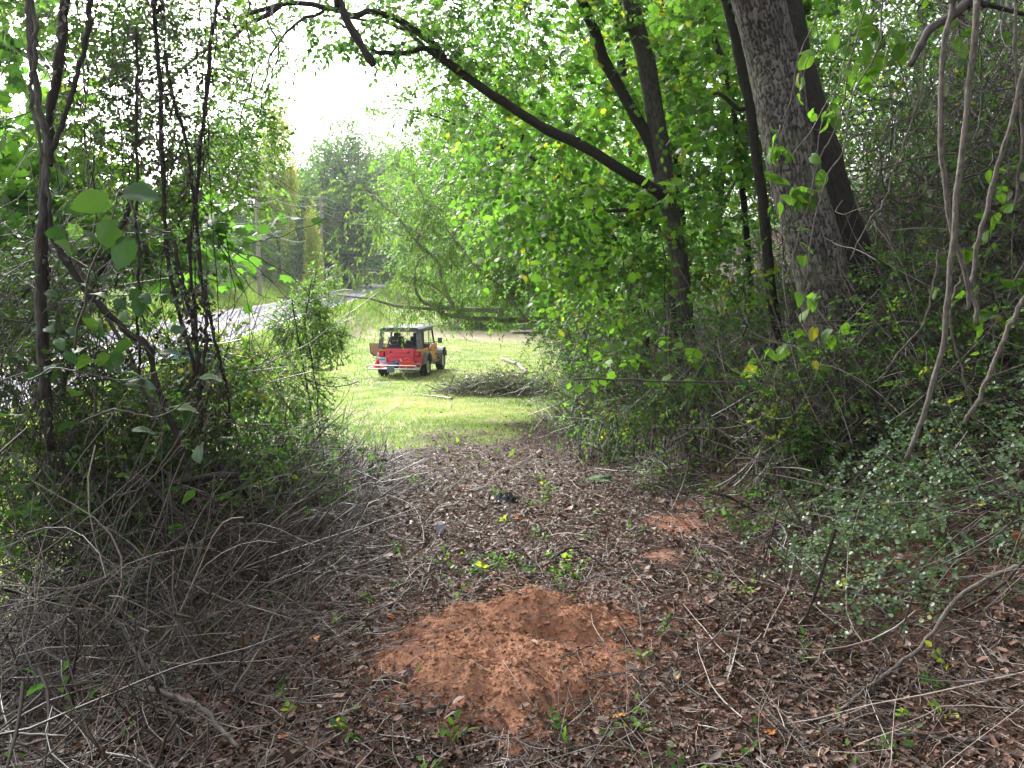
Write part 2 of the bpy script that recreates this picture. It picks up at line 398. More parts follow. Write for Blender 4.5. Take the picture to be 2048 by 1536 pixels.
quads = np.stack([idx[:-1, :-1], idx[:-1, 1:], idx[1:, 1:], idx[1:, :-1]], -1).reshape(-1, 4)
m, nt, o = mat('ground_soil_and_grass')
oc = coords(nt)
n1 = noise_tex(nt, 22, 6, oc, .7); n2 = noise_tex(nt, 1.1, 4, oc); n3 = noise_tex(nt, 90, 3, oc)
soil = ramp(nt, [(.3, (.012, .007, .005)), (.5, (.035, .020, .015)), (.72, (.08, .048, .036))], n1)
clayc = ramp(nt, [(.3, (.15, .06, .035)), (.7, (.27, .12, .075))], n1)
green = ramp(nt, [(.30, (.09, .15, .035)), (.45, (.19, .245, .065)), (.56, (.28, .29, .12)), (.68, (.36, .30, .19))], n2)
green = mixc(nt, n3, mixc(nt, .55, green, (.03, .05, .012)), green)
dirt = ramp(nt, [(.35, (.20, .165, .11)), (.5, (.26, .21, .16)), (.7, (.36, .30, .25))], n1)
sx = nt.nodes.new('ShaderNodeSeparateXYZ'); nt.links.new(attr(nt, 'bark', 'Vector'), sx.inputs[0])
c = mixc(nt, sx.outputs['X'], soil, clayc)
c = mixc(nt, attr(nt, 'tint'), c, mixc(nt, math_n(nt, 'MULTIPLY', sx.outputs['Y'], n2), green, dirt))
c = mixc(nt, sx.outputs['Z'], c, dirt)
principled(nt, o, c, .9, .2, normal=bump(nt, n1, .8, .03)); M_ground = m
mb = MB(); dz = sst(-np.abs(Y - 50 + X * .25 + vnoise(X, Y, 5, 7) * 4), -6.0, -4.5) * sst(-X, -4, 3) * sst(X - road_x(Y), 3, 4) * (.6 + .9 * vnoise(X, Y, 2.0, 71))
mb.add(np.stack([X, Y, Z], -1), quads=quads, tint=lw.ravel(), bark=np.stack([np.clip(clay, 0, 1), np.clip(drive, 0, 1), dz * .85], -1).reshape(-1, 3))
mb.build('ground', M_ground, kind='structure')

# road, 5 m samples, with painted lines as its parts
yy = np.concatenate([np.arange(-30, 110, 2.), np.arange(110, 260, 4.)])
def ribbon(y, off0, off1, lift):
    x = road_x(y); z = np.interp(y, YR, ZR) + lift
    a = np.stack([x + off0, y, z], -1); b = np.stack([x + off1, y, z], -1)
    V = np.stack([a, b], 1).reshape(-1, 3); i = np.arange(len(y) - 1) * 2
    return V, np.stack([i, i + 1, i + 3, i + 2], -1)
m, nt, o = mat('asphalt'); oc = coords(nt)
n = noise_tex(nt, 60, 5, oc); n2 = noise_tex(nt, .6, 4, oc)
c = mixc(nt, n2, ramp(nt, [(.3, (.12, .125, .14)), (.7, (.17, .17, .19))], n), (.20, .20, .22))
principled(nt, o, c, .95, .08, normal=bump(nt, n, .3, .01)); M_road = m
mb = MB(); V, Q = ribbon(yy, -ROADW, ROADW, .012); mb.add(V, quads=Q); road = mb.build('road', M_road, kind='structure')
M_wl = plain('white_road_paint', (.75, .75, .75), .7); M_yl = plain('yellow_road_paint', (.55, .42, .12), .7)
for (a, b, mm, nm) in ((-3.05, -2.93, M_wl, 'edge_line'), (2.93, 3.05, M_wl, 'edge_line'), (-.16, -.05, M_yl, 'centre_line'), (.05, .16, M_yl, 'centre_line')):
    mb = MB(); V, Q = ribbon(yy, a, b, .018); mb.add(V, quads=Q); mb.build(nm, mm, road)

# dirt mound
m, nt, o = mat('red_clay_dirt'); oc = coords(nt)
n = noise_tex(nt, 45, 8, oc, .72); n2 = noise_tex(nt, 6, 4, oc)
c = ramp(nt, [(.28, (.13, .060, .034)), (.5, (.31, .150, .086)), (.72, (.46, .26, .17))], n)
c = mixc(nt, n2, mixc(nt, .45, c, (.15, .075, .05)), c)
principled(nt, o, c, .95, .15, normal=bump(nt, n, 1.0, .012)); M_clay = m
mc = on_ground(1020, 1305); MX, MY = mc[0], mc[1]
g1 = np.linspace(-1.1, 1.1, 240); g2 = np.linspace(-1.1, 1.1, 240)
GX, GY = np.meshgrid(g1, g2)
ang = np.arctan2(GY, GX)
ra = 1 + .22 * vnoise(np.cos(ang) * 2 + 5, np.sin(ang) * 2 + 5, 1, 21) + .1 * vnoise(np.cos(ang) * 6 + 9, np.sin(ang) * 6 + 9, 1, 22)
def cloddy(x, y):
    h = 0
    for s, a, sd in ((.30, .08, 30), (.13, .06, 31), (.06, .034, 32), (.03, .014, 33), (.017, .008, 34)):
        h = h + a * vnoise(x * .8 + y * .6, y * .8 - x * .6, s, sd)
    return h
def mound_h(wx, wy):
    x = wx - MX; y = wy - MY
    a = np.arctan2(y, x)
    r_a = 1 + .16 * vnoise(np.cos(a) * 2 + 5, np.sin(a) * 2 + 5, 1, 21) + .22 * vnoise(np.cos(a) * 6 + 9, np.sin(a) * 6 + 9, 1, 22) + .2 * vnoise(wx, wy, .12, 23)
    sk = x - .12 * (y + .1)                         # leans: wider to the right at the back
    r = np.sqrt((sk / .56)**2 + (y / .60)**2) / r_a
    prof = .085 * (1 - sst(r, .3, 1.0)) + .075 * np.exp(-((x - .36) / .26)**2 - ((y - .36) / .16)**2) + .06 * np.exp(-((x + .05) / .35)**2 - ((y - .34) / .14)**2)
    prof = prof - .065 * np.exp(-((x - .22) / .26)**2 - ((y - .08) / .13)**2)
    return prof + (cloddy(wx, wy) + .012) * (1 - sst(r, .8, 1.05)) - .05 * sst(r, .98, 1.25), r
hm, rm = mound_h(GX + MX, GY + MY)
ZM = H(GX + MX, GY + MY) + hm
idx = np.arange(GX.size).reshape(GX.shape)
keep = (rm[:-1, :-1] < 1.22)
quads = np.stack([idx[:-1, :-1], idx[:-1, 1:], idx[1:, 1:], idx[1:, :-1]], -1)[keep]
mb = MB(); mb.add(np.stack([GX + MX, GY + MY, ZM], -1), quads=quads)
mound = mb.build('dirt_mound', M_clay, label='low mound of freshly dug crumbly red clay soil in the middle of the path', cat='dirt mound')
def top_z(x, y):
    h, r = mound_h(x, y); return np.where(r < 1.1, H(x, y) + np.maximum(h, -.02), H(x, y))
# clods, stuff on the mound
ico = [(0, 0, 1), (.89, 0, .45), (.28, .85, .45), (-.72, .53, .45), (-.72, -.53, .45), (.28, -.85, .45), (.72, .53, -.45), (-.28, .85, -.45), (-.89, 0, -.45), (-.28, -.85, -.45), (.72, -.53, -.45), (0, 0, -1)]
ICO = np.array(ico); ICF = np.array([(0, 1, 2), (0, 2, 3), (0, 3, 4), (0, 4, 5), (0, 5, 1), (1, 6, 2), (2, 7, 3), (3, 8, 4), (4, 9, 5), (5, 10, 1), (6, 7, 2), (7, 8, 3), (8, 9, 4), (9, 10, 5), (10, 6, 1), (11, 7, 6), (11, 8, 7), (11, 9, 8), (11, 10, 9), (11, 6, 10)])
def lumps(mb, P, r, sq=.75, tint=None):
    N = len(P); V = ICO[None] * r[:, None, None] * rng.uniform(.6, 1.35, (N, 12, 1)) * np.array([1, 1, sq])
    th = rng.random(N) * 6.28; c, s = np.cos(th)[:, None], np.sin(th)[:, None]
    sx_ = rng.uniform(.8, 1.4, (N, 1)); x, y = V[..., 0] * sx_, V[..., 1]
    V = np.stack([x * c - y * s, x * s + y * c, V[..., 2]], -1) + P[:, None, :]
    mb.add(V, tris=(ICF[None] + (np.arange(N) * 12)[:, None, None]).reshape(-1, 3), tint=None if tint is None else np.repeat(tint, 12))
th = rng.random(9000) * 6.283; rr = np.sqrt(rng.random(9000)) * 1.1 + rng.gamma(1, .07, 9000)
py_ = MY + .62 * rr * np.sin(th); px_ = MX + .62 * rr * np.cos(th) + .22 * (py_ - MY + .1)
r_ = rng.gamma(1.3, .0026, 9000) + .001; r_ = np.minimum(r_, .024)
mb = MB(); lumps(mb, np.stack([px_, py_, top_z(px_, py_) + r_ * .3], -1), r_)
mb.build('clods', M_clay, mound, kind='stuff', smooth=False)

# ---------------------------------------------------------------- leaf litter, small twigs
def litter_pts(n, y0, y1, pw):
    u = rng.random(n); y = (y0**(1 - pw) + u * (y1**(1 - pw) - y0**(1 - pw)))**(1 / (1 - pw))
    half = .72 * y + 1.9
    x = rng.uniform(-1, 1, n) * half
    ok = (x > -3.6) & (x < right_edge(y) + 4.5)
    return x[ok], y[ok]
x, y = litter_pts(330000, 1.5, 19, 1.4)
s = x - right_edge(y)
h, r = mound_h(x, y)
p = (1 - .8 * clay_p(x, y)) * np.where(r < .8, .02, np.where(r < 1.1, .35, 1.0)) * np.where(s > .2, .75, 1) * (1 - .9 * lawn_w(x, y)) * (1 - .6 * np.interp(vnoise(x, y, .9, 8), [.1, .3], [0, 1]) * (s > .2))
k = rng.random(len(x)) < p; x, y = x[k], y[k]; n = len(x)
z = top_z(x, y) + rng.uniform(.002, .03, n)
D = rng.normal(0, 1, (n, 3)) * [1, 1, .3]; Nn = np.array([0, 0, 1.]) + rng.normal(0, .42, (n, 3))
sz = np.minimum(rng.gamma(2.4, .0062, n), .055) * (1 + .04 * y) + .004
tt = np.clip(rng.beta(1.6, 2.2, n) * .98, 0, 1)
mb = MB(); half = n // 2; P = np.stack([x, y, z], -1)
leaves(mb, P[:half], D[:half], Nn[:half], sz[:half], CURLED, tt[:half])
leaves(mb, P[half:], D[half:], Nn[half:], sz[half:] * 1.1, OVAL, tt[half:], wid=rng.uniform(.5, 1.3, n - half))
mb.build('leaf_litter', G['litter'], kind='stuff', label='brown curled leaf litter covering the path and bank', cat='leaf litter')

x, y = litter_pts(36000, 1.5, 18, 1.35)
h, r = mound_h(x, y); k = rng.random(len(x)) < np.where(r < .95, .05, 1) * (1 - .9 * lawn_w(x, y)); x, y = x[k], y[k]; n = len(x)
P0 = np.stack([x, y, top_z(x, y) + rng.uniform(.004, .035, n)], -1)
Lw = rng.gamma(2.2, .05, n) + .03
W = wander(P0, rng.normal(0, 1, (n, 3)) * [1, 1, .12], Lw, 4, .7, .12)
W[..., 2] = np.maximum(W[..., 2], top_z(W[..., 0], W[..., 1]) + .003)
mb = MB(); tubes(mb, W, np.outer(rng.uniform(.0009, .0024, n) * (1 + .05 * y), [1, .9, .75, .5]), 3, tint=rng.beta(2.2, 1.2, n))
x, y = litter_pts(1500, 1.5, 12, 1.2)
k = (np.abs(x) > .5) | (mound_h(x, y)[1] > 1.1); k &= (mound_h(x, y)[1] > 1.0) | (rng.random(len(x)) < .06); x, y = x[k], y[k]; n = len(x)
P0 = np.stack([x, y, top_z(x, y) + rng.uniform(.01, .07, n)], -1)
W = wander(P0, rng.normal(0, 1, (n, 3)) * [1, 1, .16], rng.gamma(3, .16, n) + .15, 9, .9, .08)
gz = top_z(W[..., 0], W[..., 1]) + .006; W[..., 2] = np.maximum(np.minimum(W[..., 2], gz + .16), gz)
tubes(mb, W, np.outer(rng.uniform(.0012, .0034, n), np.linspace(1, .45, 9)), 4, tint=np.clip(rng.beta(2.5, 1.5, n), 0, 1))
mb.build('fallen_twigs', G['twig'], kind='stuff', label='tangle of thin grey brown twigs strewn over the leaf litter', cat='twigs')

# small green seedlings in the litter
x, y = litter_pts(420, 1.8, 12, 1.2)
k = (mound_h(x, y)[1] > .9) & (lawn_w(x, y) < .3); x, y = x[k], y[k]
P0 = np.stack([x, y, top_z(x, y)], -1); P0 = np.repeat(P0, 3, 0) + rng.normal(0, .02, (len(P0) * 3, 3)) * [1, 1, 0]
D0 = rng.normal(0, .7, P0.shape) + [0, 0, 1.]
mb = MB(); sprays(mb, P0, D0, rng.uniform(.05, .16, len(P0)), 5, OVAL, .032, .3, tr=.001)
# weeds just behind the mound
P0 = np.array([on_ground(a, b) for a, b in zip(rng.uniform(930, 1150, 46), rng.uniform(1128, 1166, 46))])
sprays(mb, P0, rng.normal(0, .8, P0.shape) + [0, 0, 1.], rng.uniform(.06, .15, len(P0)), 7, OVAL, .035, .3, tr=.001)
mb.build('seedlings', [G['lobed'], G['twig']], kind='stuff', label='small bright green seedlings sprouting through the litter', cat='seedlings')

# ---------------------------------------------------------------- grass
u = rng.random(230000); y = 8.5 * (75 / 8.5)**u; x = rng.uniform(-.75, .42, len(y)) * (y + 3)
k = (rng.random(len(x)) < lawn_w(x, y) * .97 + .006) & (np.abs(x - road_x(y)) > ROADW + .2)
k &= ~((np.abs(y - 50 + x * .25 + vnoise(x, y, 5, 7) * 4) < 5) & (x < 4) & (rng.random(len(x)) < .93))
k &= (x - right_edge(y) < 1.6)
x, y = x[k], y[k]; n = len(x)
P = np.stack([x, y, H(x, y) - .004], -1); hh = (.035 + .0016 * y) * rng.uniform(.6, 1.4, n)
D = rng.normal(0, .45, (n, 3)) + [0, 0, 1.]
tg = np.clip(.42 + vnoise(x, y, 2.3, 40) * .9 + vnoise(x, y, .6, 41) * .4 + rng.normal(0, .14, n), 0, 1)
mb = MB(); leaves(mb, P, D, rng.normal(0, 1, (n, 3)) * [1, 1, .2], hh, DIAMOND, tg, wid=rng.uniform(.3, .55, n))
# left side lawn near the thicket
x = rng.uniform(-12, -4.5, 26000); y = rng.uniform(2, 14, 26000); k = (x - road_x(y) > ROADW + .3); x, y = x[k], y[k]; n = len(x)
leaves(mb, np.stack([x, y, H(x, y)], -1), rng.normal(0, .45, (n, 3)) + [0, 0, 1.], rng.normal(0, 1, (n, 3)) * [1, 1, .2], .09 * rng.uniform(.6, 1.4, n), DIAMOND, rng.random(n), wid=.5 * np.ones(n))
# long grass on the verges of the road
y = 8 * (150 / 8.)**rng.random(60000); sd_ = np.where(rng.random(60000) < .8, -1, 1.)
x = road_x(y) + sd_ * (ROADW + .25 + rng.gamma(1.6, .9, 60000)); n = len(x)
leaves(mb, np.stack([x, y, H(x, y) - .01], -1), rng.normal(0, .4, (n, 3)) + [0, 0, 1.], rng.normal(0, 1, (n, 3)) * [1, 1, .2], (.12 + .0025 * y) * rng.uniform(.5, 1.5, n), DIAMOND, np.clip(rng.normal(.45, .2, n), 0, 1), wid=rng.uniform(.3, .55, n))
mb.build('grass', G['grass'], kind='stuff', label='short patchy green and straw coloured grass of the lawn and verges', cat='grass')

# ================================================================ BACKGROUND BEYOND THE ROAD
def far_tree(name, label, cat, base, h, rad, nclump, nper, lsize, mats, tint_shift=0, group='trees beyond the road', r=.25, low=.25, cs=.2, lean=(0, 0), tpl=OVAL, nleaf=4, dead=False):
    base = np.array([base[0], base[1], float(H(base[0], base[1]))])
    t = empty(name, base, label, cat, group)
    mb = MB(); top = np.array([lean[0], lean[1], h])
    P = limb(mb, np.array([[0, 0, -.2], top * .35 + rng.normal(0, .3, 3) * [1, 1, 0], top * .7 + rng.normal(0, .4, 3) * [1, 1, 0], top * .97]), r, r * .25, 16, 8)
    cz = h * (low + 1) / 2; ce = np.array([lean[0] * .6, lean[1] * .6, cz]); rd = np.array([rad, rad, h * (1 - low) / 2])
    p, out, tt, cl = blob_points(ce, rd, nclump, nper, cs, shell=1)
    for c in cl[::max(1, nclump // 14)]:
        a = P[int(np.clip((c[2] / h) * .75 * 16, 2, 14))]; limb(mb, [a, (a + c) / 2 + [0, 0, .3], c], r * .3, .03, 6, 5)
    mb.build('trunk', G['bark_dark'] if not dead else G['bark_grey'], t)
    mb = MB(); sprays(mb, p, out + [0, 0, .1], lsize * 2.2, nleaf, tpl, lsize, .3, np.clip(tt + tint_shift, 0, 1), tr=0)
    mb.build('crown', mats, t)
    return t
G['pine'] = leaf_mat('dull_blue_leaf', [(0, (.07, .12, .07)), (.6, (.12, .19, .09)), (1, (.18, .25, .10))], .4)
def P2(px, d): p = at(px, 560, d); return p[0], p[1]
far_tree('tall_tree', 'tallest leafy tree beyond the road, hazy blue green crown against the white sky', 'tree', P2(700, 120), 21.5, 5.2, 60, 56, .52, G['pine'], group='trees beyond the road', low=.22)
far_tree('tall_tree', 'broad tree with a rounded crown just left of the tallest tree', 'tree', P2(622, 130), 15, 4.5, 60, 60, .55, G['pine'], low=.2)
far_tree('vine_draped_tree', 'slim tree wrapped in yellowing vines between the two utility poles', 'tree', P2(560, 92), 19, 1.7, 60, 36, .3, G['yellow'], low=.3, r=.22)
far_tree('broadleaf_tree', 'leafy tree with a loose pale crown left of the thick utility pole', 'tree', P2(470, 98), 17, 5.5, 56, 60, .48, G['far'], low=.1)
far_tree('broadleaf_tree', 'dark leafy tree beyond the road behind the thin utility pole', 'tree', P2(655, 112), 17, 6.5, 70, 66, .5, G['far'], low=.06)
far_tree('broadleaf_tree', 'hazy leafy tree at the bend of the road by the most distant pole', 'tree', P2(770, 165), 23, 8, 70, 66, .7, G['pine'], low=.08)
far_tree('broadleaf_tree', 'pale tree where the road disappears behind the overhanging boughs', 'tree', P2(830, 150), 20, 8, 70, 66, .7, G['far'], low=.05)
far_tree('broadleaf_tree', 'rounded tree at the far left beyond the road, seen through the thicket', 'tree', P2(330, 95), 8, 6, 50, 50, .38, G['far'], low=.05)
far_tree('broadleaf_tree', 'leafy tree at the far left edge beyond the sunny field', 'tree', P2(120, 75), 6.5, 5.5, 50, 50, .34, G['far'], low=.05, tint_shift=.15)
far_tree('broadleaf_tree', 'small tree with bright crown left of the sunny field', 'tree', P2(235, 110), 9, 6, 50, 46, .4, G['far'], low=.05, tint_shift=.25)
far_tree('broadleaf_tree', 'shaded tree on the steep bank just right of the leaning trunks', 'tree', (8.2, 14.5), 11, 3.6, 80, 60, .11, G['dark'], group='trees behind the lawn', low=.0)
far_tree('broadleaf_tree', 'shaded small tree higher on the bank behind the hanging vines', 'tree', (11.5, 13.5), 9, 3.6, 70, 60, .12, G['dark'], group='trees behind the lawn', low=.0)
# trees behind the lawn on the right
far_tree('broadleaf_tree', 'big leafy tree behind the far end of the lawn', 'tree', (-3, 66), 17, 7, 70, 66, .3, G['fine'], group='trees behind the lawn', low=.08)
far_tree('broadleaf_tree', 'bright green tree at the back of the lawn beside the brush heap', 'tree', (4, 60), 16, 6, 70, 66, .27, G['fine'], group='trees behind the lawn', low=.1, tint_shift=.2)
far_tree('broadleaf_tree', 'tall tree on the wooded slope right of the lawn', 'tree', (11, 52), 20, 7, 80, 66, .28, G['fine'], group='trees behind the lawn', low=.05)
far_tree('broadleaf_tree', 'leafy tree on the slope behind the forked tree', 'tree', (8.5, 33), 16, 5, 80, 70, .19, G['fine'], group='trees behind the lawn', low=.05)
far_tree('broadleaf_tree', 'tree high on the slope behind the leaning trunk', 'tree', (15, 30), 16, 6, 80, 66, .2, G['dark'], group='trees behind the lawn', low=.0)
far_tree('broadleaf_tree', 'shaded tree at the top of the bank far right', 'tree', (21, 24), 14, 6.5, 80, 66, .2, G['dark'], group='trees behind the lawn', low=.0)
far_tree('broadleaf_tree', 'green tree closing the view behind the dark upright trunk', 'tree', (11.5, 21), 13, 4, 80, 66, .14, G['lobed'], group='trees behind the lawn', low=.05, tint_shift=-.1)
# shrub masses
def mound_of_leaves(name, label, cat, c, rad, nclump, nper, lsize, mats, group=None, kind=None, nleaf=4, tpl=OVAL, cs=.3, ts=0, twigs=0, tw_mat=None, tr=0, hang=.2):
    z0 = float(H(c[0], c[1])); t = empty(name, (c[0], c[1], z0), label, cat, group)
    p, out, tt, cl = blob_points((0, 0, rad[2] * .55), rad, nclump, nper, cs, shell=1)
    p[:, 2] = np.maximum(p[:, 2], .02 + H(c[0] + p[:, 0], c[1] + p[:, 1]) - z0)
    mb = MB(); sprays(mb, p, out + [0, 0, .5], lsize * 2.4, nleaf, tpl, lsize, .3, np.clip(tt + ts, 0, 1), tr=tr, hang=hang)
    f = mb.build('foliage', mats if isinstance(mats, list) else [mats, G['twig']], t)
    if kind: f['kind'] = kind
    mb = MB(); n = 14
    b = rng.normal(0, .12, (n, 3)) * rad; b[:, 2] = H(c[0] + b[:, 0], c[1] + b[:, 1]) - z0 - .05
    d = nrm(rng.normal(0, 1, (n, 3)) * [1, 1, .3] * rad + [0, 0, rad[2] * 1.2])
    tubes(mb, wander(b, d, rad[2] * rng.uniform(.8, 1.5, n), 7, .6, .1), np.outer(rng.uniform(.008, .02, n) * max(1, rad[0]), np.linspace(1, .3, 7)), 5, tint=rng.random(n) * .5)
    mb.build('stems', G['twig_dark'], t)
    return t
bank = [(-27, 62, 3.2, 2.2, 'low tangled bush on the bank by the thick utility pole'), (-31, 74, 4, 3.5, 'vine covered bush right of the thick utility pole'), (-31.5, 88, 4, 4, 'tall vine covered bush below the yellowing vines'),
        (-33, 99, 4.5, 5, 'kudzu covered mass behind the thin utility pole'), (-33, 114, 5.5, 6, 'dark bush right of the thin utility pole'), (-31, 130, 6, 6, 'bush beside the far bend of the road'),
        (-23, 146, 6, 5.5, 'bush beside the most distant utility pole'), (-27, 52, 3, 1.6, 'sunlit weeds bush on the bank at left, seen through hanging vines'), (-33, 48, 4, 2.5, 'green bush at the edge of the sunny field'), (-13, 160, 7, 6, 'green wall of bushes where the road vanishes'), (-22, 33, 2.2, 1.2, 'low weeds bush on the far verge at the left edge'), (-5, 150, 8, 6, 'dense bushes at the end of the road right of the bend')]
for (x, y, r, h, l) in bank:
    mound_of_leaves('roadside_bush', l, 'bush', (x, y), (r, r * 1.3, h), 40, 44, .22 + .002 * y, G['far'], group='bushes on the bank beyond the road', ts=rng.uniform(-.15, .2))
mound_of_leaves('vine_column', 'narrow leaning column of glowing yellow green vines beside the thin utility pole', 'vine', (P2(628, 90)[0], 90), (.5, .5, 5.2), 44, 64, .2, G['yellow'], hang=.6)
for (x, y, r, h, l) in [(2, 57, 2.5, 1.6, 'dark bush behind the brush heap at the back of the lawn'), (7.5, 52, 3, 2.5, 'bush right of the brush heap at the back of the lawn'), (-2.5, 61, 2.2, 1.4, 'low bush behind the white bucket'), (6.2, 40, 2.4, 2.2, 'bush on the right edge of the lawn beyond the log edging'), (4.9, 31, 1.8, 1.9, 'shrub leaning over the right side of the lawn'), (4.2, 24, 1.5, 1.7, 'leafy shrub on the bank beside the brush pile'), (2.6, 18.5, .8, .8, 'low scraggly shrub where the lawn meets the bank, farther one'), (2.0, 14.6, .6, .6, 'low scraggly shrub where the lawn meets the bank, nearer one')]:
    mound_of_leaves('lawn_edge_bush', l, 'bush', (x, y), (r, r, h), 40, 50, .1 + .0012 * y, G['fine'], group='bushes along the edge of the lawn', ts=rng.uniform(-.2, .2))

# distant woods closing the horizon
mb = MB()
for a in np.linspace(-75, 70, 60):
    d = rng.uniform(190, 240); x = d * math.sin(R(a)); y = d * math.cos(R(a)); h = rng.uniform(10, 15)
    p, out, tt, cl = blob_points((x, y, float(H(x, y)) + h * .45), (11, 8, h * .6), 26, 16, .25, 1)
    sprays(mb, p, out, 2.2, 4, OVAL, 1.3, .3, tt, tr=0)
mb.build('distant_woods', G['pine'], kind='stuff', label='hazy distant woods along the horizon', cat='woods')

# utility poles and wires
M_pole = bark_mat('weathered_pole_wood', (.20, .165, .14), (.44, .38, .33), sc=.4)
M_wire = plain('pale_cable', (.42, .42, .44), .5)
M_metal = plain('galvanised_metal', (.35, .36, .38), .45, metal=.7)
def pole(px, d, h, r, label, arm=True, lean=0.0):
    x, y = P2(px, d); z = float(H(x, y))
    t = empty('utility_pole', (x, y, z), label, 'utility pole', 'wooden utility poles beside the road')
    mb = MB(); limb(mb, [[0, 0, -.4], [lean, 0, h]], r, r * .72, 12, 12); mb.build('pole_shaft', M_pole, t)
    pts = []
    if arm:
        mb = MB(); limb(mb, [[-.9 + lean, .1, h - .45], [.9 + lean, .1, h - .45]], .05, .05, 3, 4); mb.build('crossarm', M_pole, t)
        for k in (-.8, -.3, .3, .8):
            mb = MB(); limb(mb, [[k + lean, .1, h - .4], [k + lean, .1, h - .2]], .05, .035, 4, 6); mb.build('insulator', M_metal, t)
    mb = MB(); limb(mb, [[r * 1.05 + lean * .3, -.02, h * .72], [r * 1.05 + lean * .35, -.02, h * .8]], .09, .09, 3, 8); mb.build('cable_bracket', M_metal, t)
    return np.array([x + lean, y, z + h])
pa = pole(519, 68, 10.2, .2, 'thick grey utility pole on the bank left of the yellow vines')
pb = pole(646, 100, 12.2, .19, 'thin brown utility pole right of the yellow vine column')
pc = pole(780, 146, 13.5, .2, 'most distant utility pole, half hidden behind the drooping boughs')
pd_ = np.array([-30.5, 32, 10.5])
def wire(a, b, sag, r, label):
    t = np.linspace(0, 1, 28)[:, None]; P = a + (b - a) * t - np.array([0, 0, sag]) * (4 * t * (1 - t))
    mb = MB(); tubes(mb, P[None], np.full((1, 28), r), 5); mb.build('overhead_wire', M_wire, label=label, cat='wire', group='wires strung between the utility poles')
for k, (dz, sg, nm) in enumerate([(-.25, .5, 'topmost'), (-1.1, .8, 'second'), (-2.0, 1.3, 'third'), (-4.4, 1.6, 'lowest')]):
    wire(pa + [0, 0, dz * .8], pb + [0, 0, dz], sg, .035, f'{nm} wire hanging between the thick and the thin utility pole')
    wire(pb + [0, 0, dz], pc + [0, 0, dz], sg, .035, f'{nm} wire running from the thin pole to the most distant pole')
    wire(pd_ + [0, 0, dz * .8], pa + [0, 0, dz * .8], sg, .025, f'{nm} wire left of the thick utility pole behind the leaves')

# ================================================================ OFF-ROAD VEHICLE on the lawn
def prism(mb, prof, x0, x1, m=0, axis='x'):
    """extrude a closed (a,b) profile along an axis; fan caps from the centroid"""
    prof = np.array(prof, float); n = len(prof)
    def put(s): 
        if axis == 'x': return np.stack([np.full(n, s), prof[:, 0], prof[:, 1]], -1)
        if axis == 'y': return np.stack([prof[:, 0], np.full(n, s), prof[:, 1]], -1)
        return np.stack([prof[:, 0], prof[:, 1], np.full(n, s)], -1)
    A, B = put(x0), put(x1); V = np.vstack([A, B, A.mean(0), B.mean(0)])
    Q = [(i, (i + 1) % n, (i + 1) % n + n, i + n) for i in range(n)]
    T = [((i + 1) % n, i, 2 * n) for i in range(n)] + [(i + n, (i + 1) % n + n, 2 * n + 1) for i in range(n)]
    mb.add(V, quads=Q, tris=T, m=m)
def box(mb, x0, x1, y0, y1, z0, z1, bev=.0, m=0):
    if bev <= 0: prism(mb, [(y0, z0), (y1, z0), (y1, z1), (y0, z1)], x0, x1, m); return
    b = bev
    prof = [(y0 + b, z0), (y1 - b, z0), (y1, z0 + b), (y1, z1 - b), (y1 - b, z1), (y0 + b, z1), (y0, z1 - b), (y0, z0 + b)]
    prism(mb, prof, x0, x1, m)
def bar(mb, pts, r, n=10, sides=6, m=0): 
    P = smooth_path(pts, n) if len(pts) > 2 else smooth_path(pts, 3)
    P = np.vstack([P[:1] + (P[0] - P[1]) * 1e-3, P, P[-1:] + (P[-1] - P[-2]) * 1e-3])
    tubes(mb, P[None], np.concatenate([[r * .02], np.full(len(P) - 2, r), [r * .02]])[None], sides, m=m)
def straight(mb, pts, r, sides=6):
    for a, b in zip(pts[:-1], pts[1:]): bar(mb, [a, b], r, 3, sides)
def bld(mb, name, mt, par, **k): return mb.build(name, mt, par, smooth=False, **k)

M_red = plain('red_vehicle_paint', (.62, .035, .085), .42, .5, coat=.25, var=.28, scale=5)
M_orange = plain('faded_orange_paint', (.60, .20, .07), .45, .5, coat=.15, var=.3, scale=5)
M_black = plain('black_vinyl', (.018, .018, .022), .6)
M_canvas = plain('grey_canvas_top', (.11, .11, .13), .75)
M_flare = plain('grey_plastic_flare', (.14, .145, .155), .65)
M_rubber = plain('tyre_rubber', (.018, .018, .019), .85, .2)
M_silver = plain('silver_wheel', (.45, .45, .46), .35, metal=.6)
M_chrome = plain('chrome_tube', (.42, .42, .44), .4, metal=.8)
M_lamp = plain('red_lamp_lens', (.55, .01, .015), .15, .6)
M_seat = plain('dark_seat_fabric', (.03, .035, .045), .8)
M_tan = plain('tan_door_trim', (.34, .17, .11), .8)
M_plate = plain('pale_blue_licence_plate', (.50, .60, .78), .4)
M_blue = plain('blue_ink', (.05, .1, .35), .5)
M_fuel = plain('red_fuel_can_plastic', (.60, .045, .03), .5)
mg, nt, o = mat('window_glass')
gl = nt.nodes.new('ShaderNodeBsdfGlossy'); gl.inputs['Roughness'].default_value = .05; tp = nt.nodes.new('ShaderNodeBsdfTransparent'); tp.inputs[0].default_value = (.85, .9, .88, 1)
mx = nt.nodes.new('ShaderNodeMixShader'); mx.inputs[0].default_value = .14; nt.links.new(tp.outputs[0], mx.inputs[1]); nt.links.new(gl.outputs[0], mx.inputs[2]); nt.links.new(mx.outputs[0], o.inputs[0]); M_glass = mg

rp = on_ground(807, 751); jx, jy = rp[0], 27.2; jz = float(H(jx, jy + 1.5, False)) + .02
car = empty('off_road_vehicle', (jx, jy, jz), 'red and orange off-road vehicle parked on the lawn with its left door open', 'off-road car', rz=R(-8))
W2 = .75
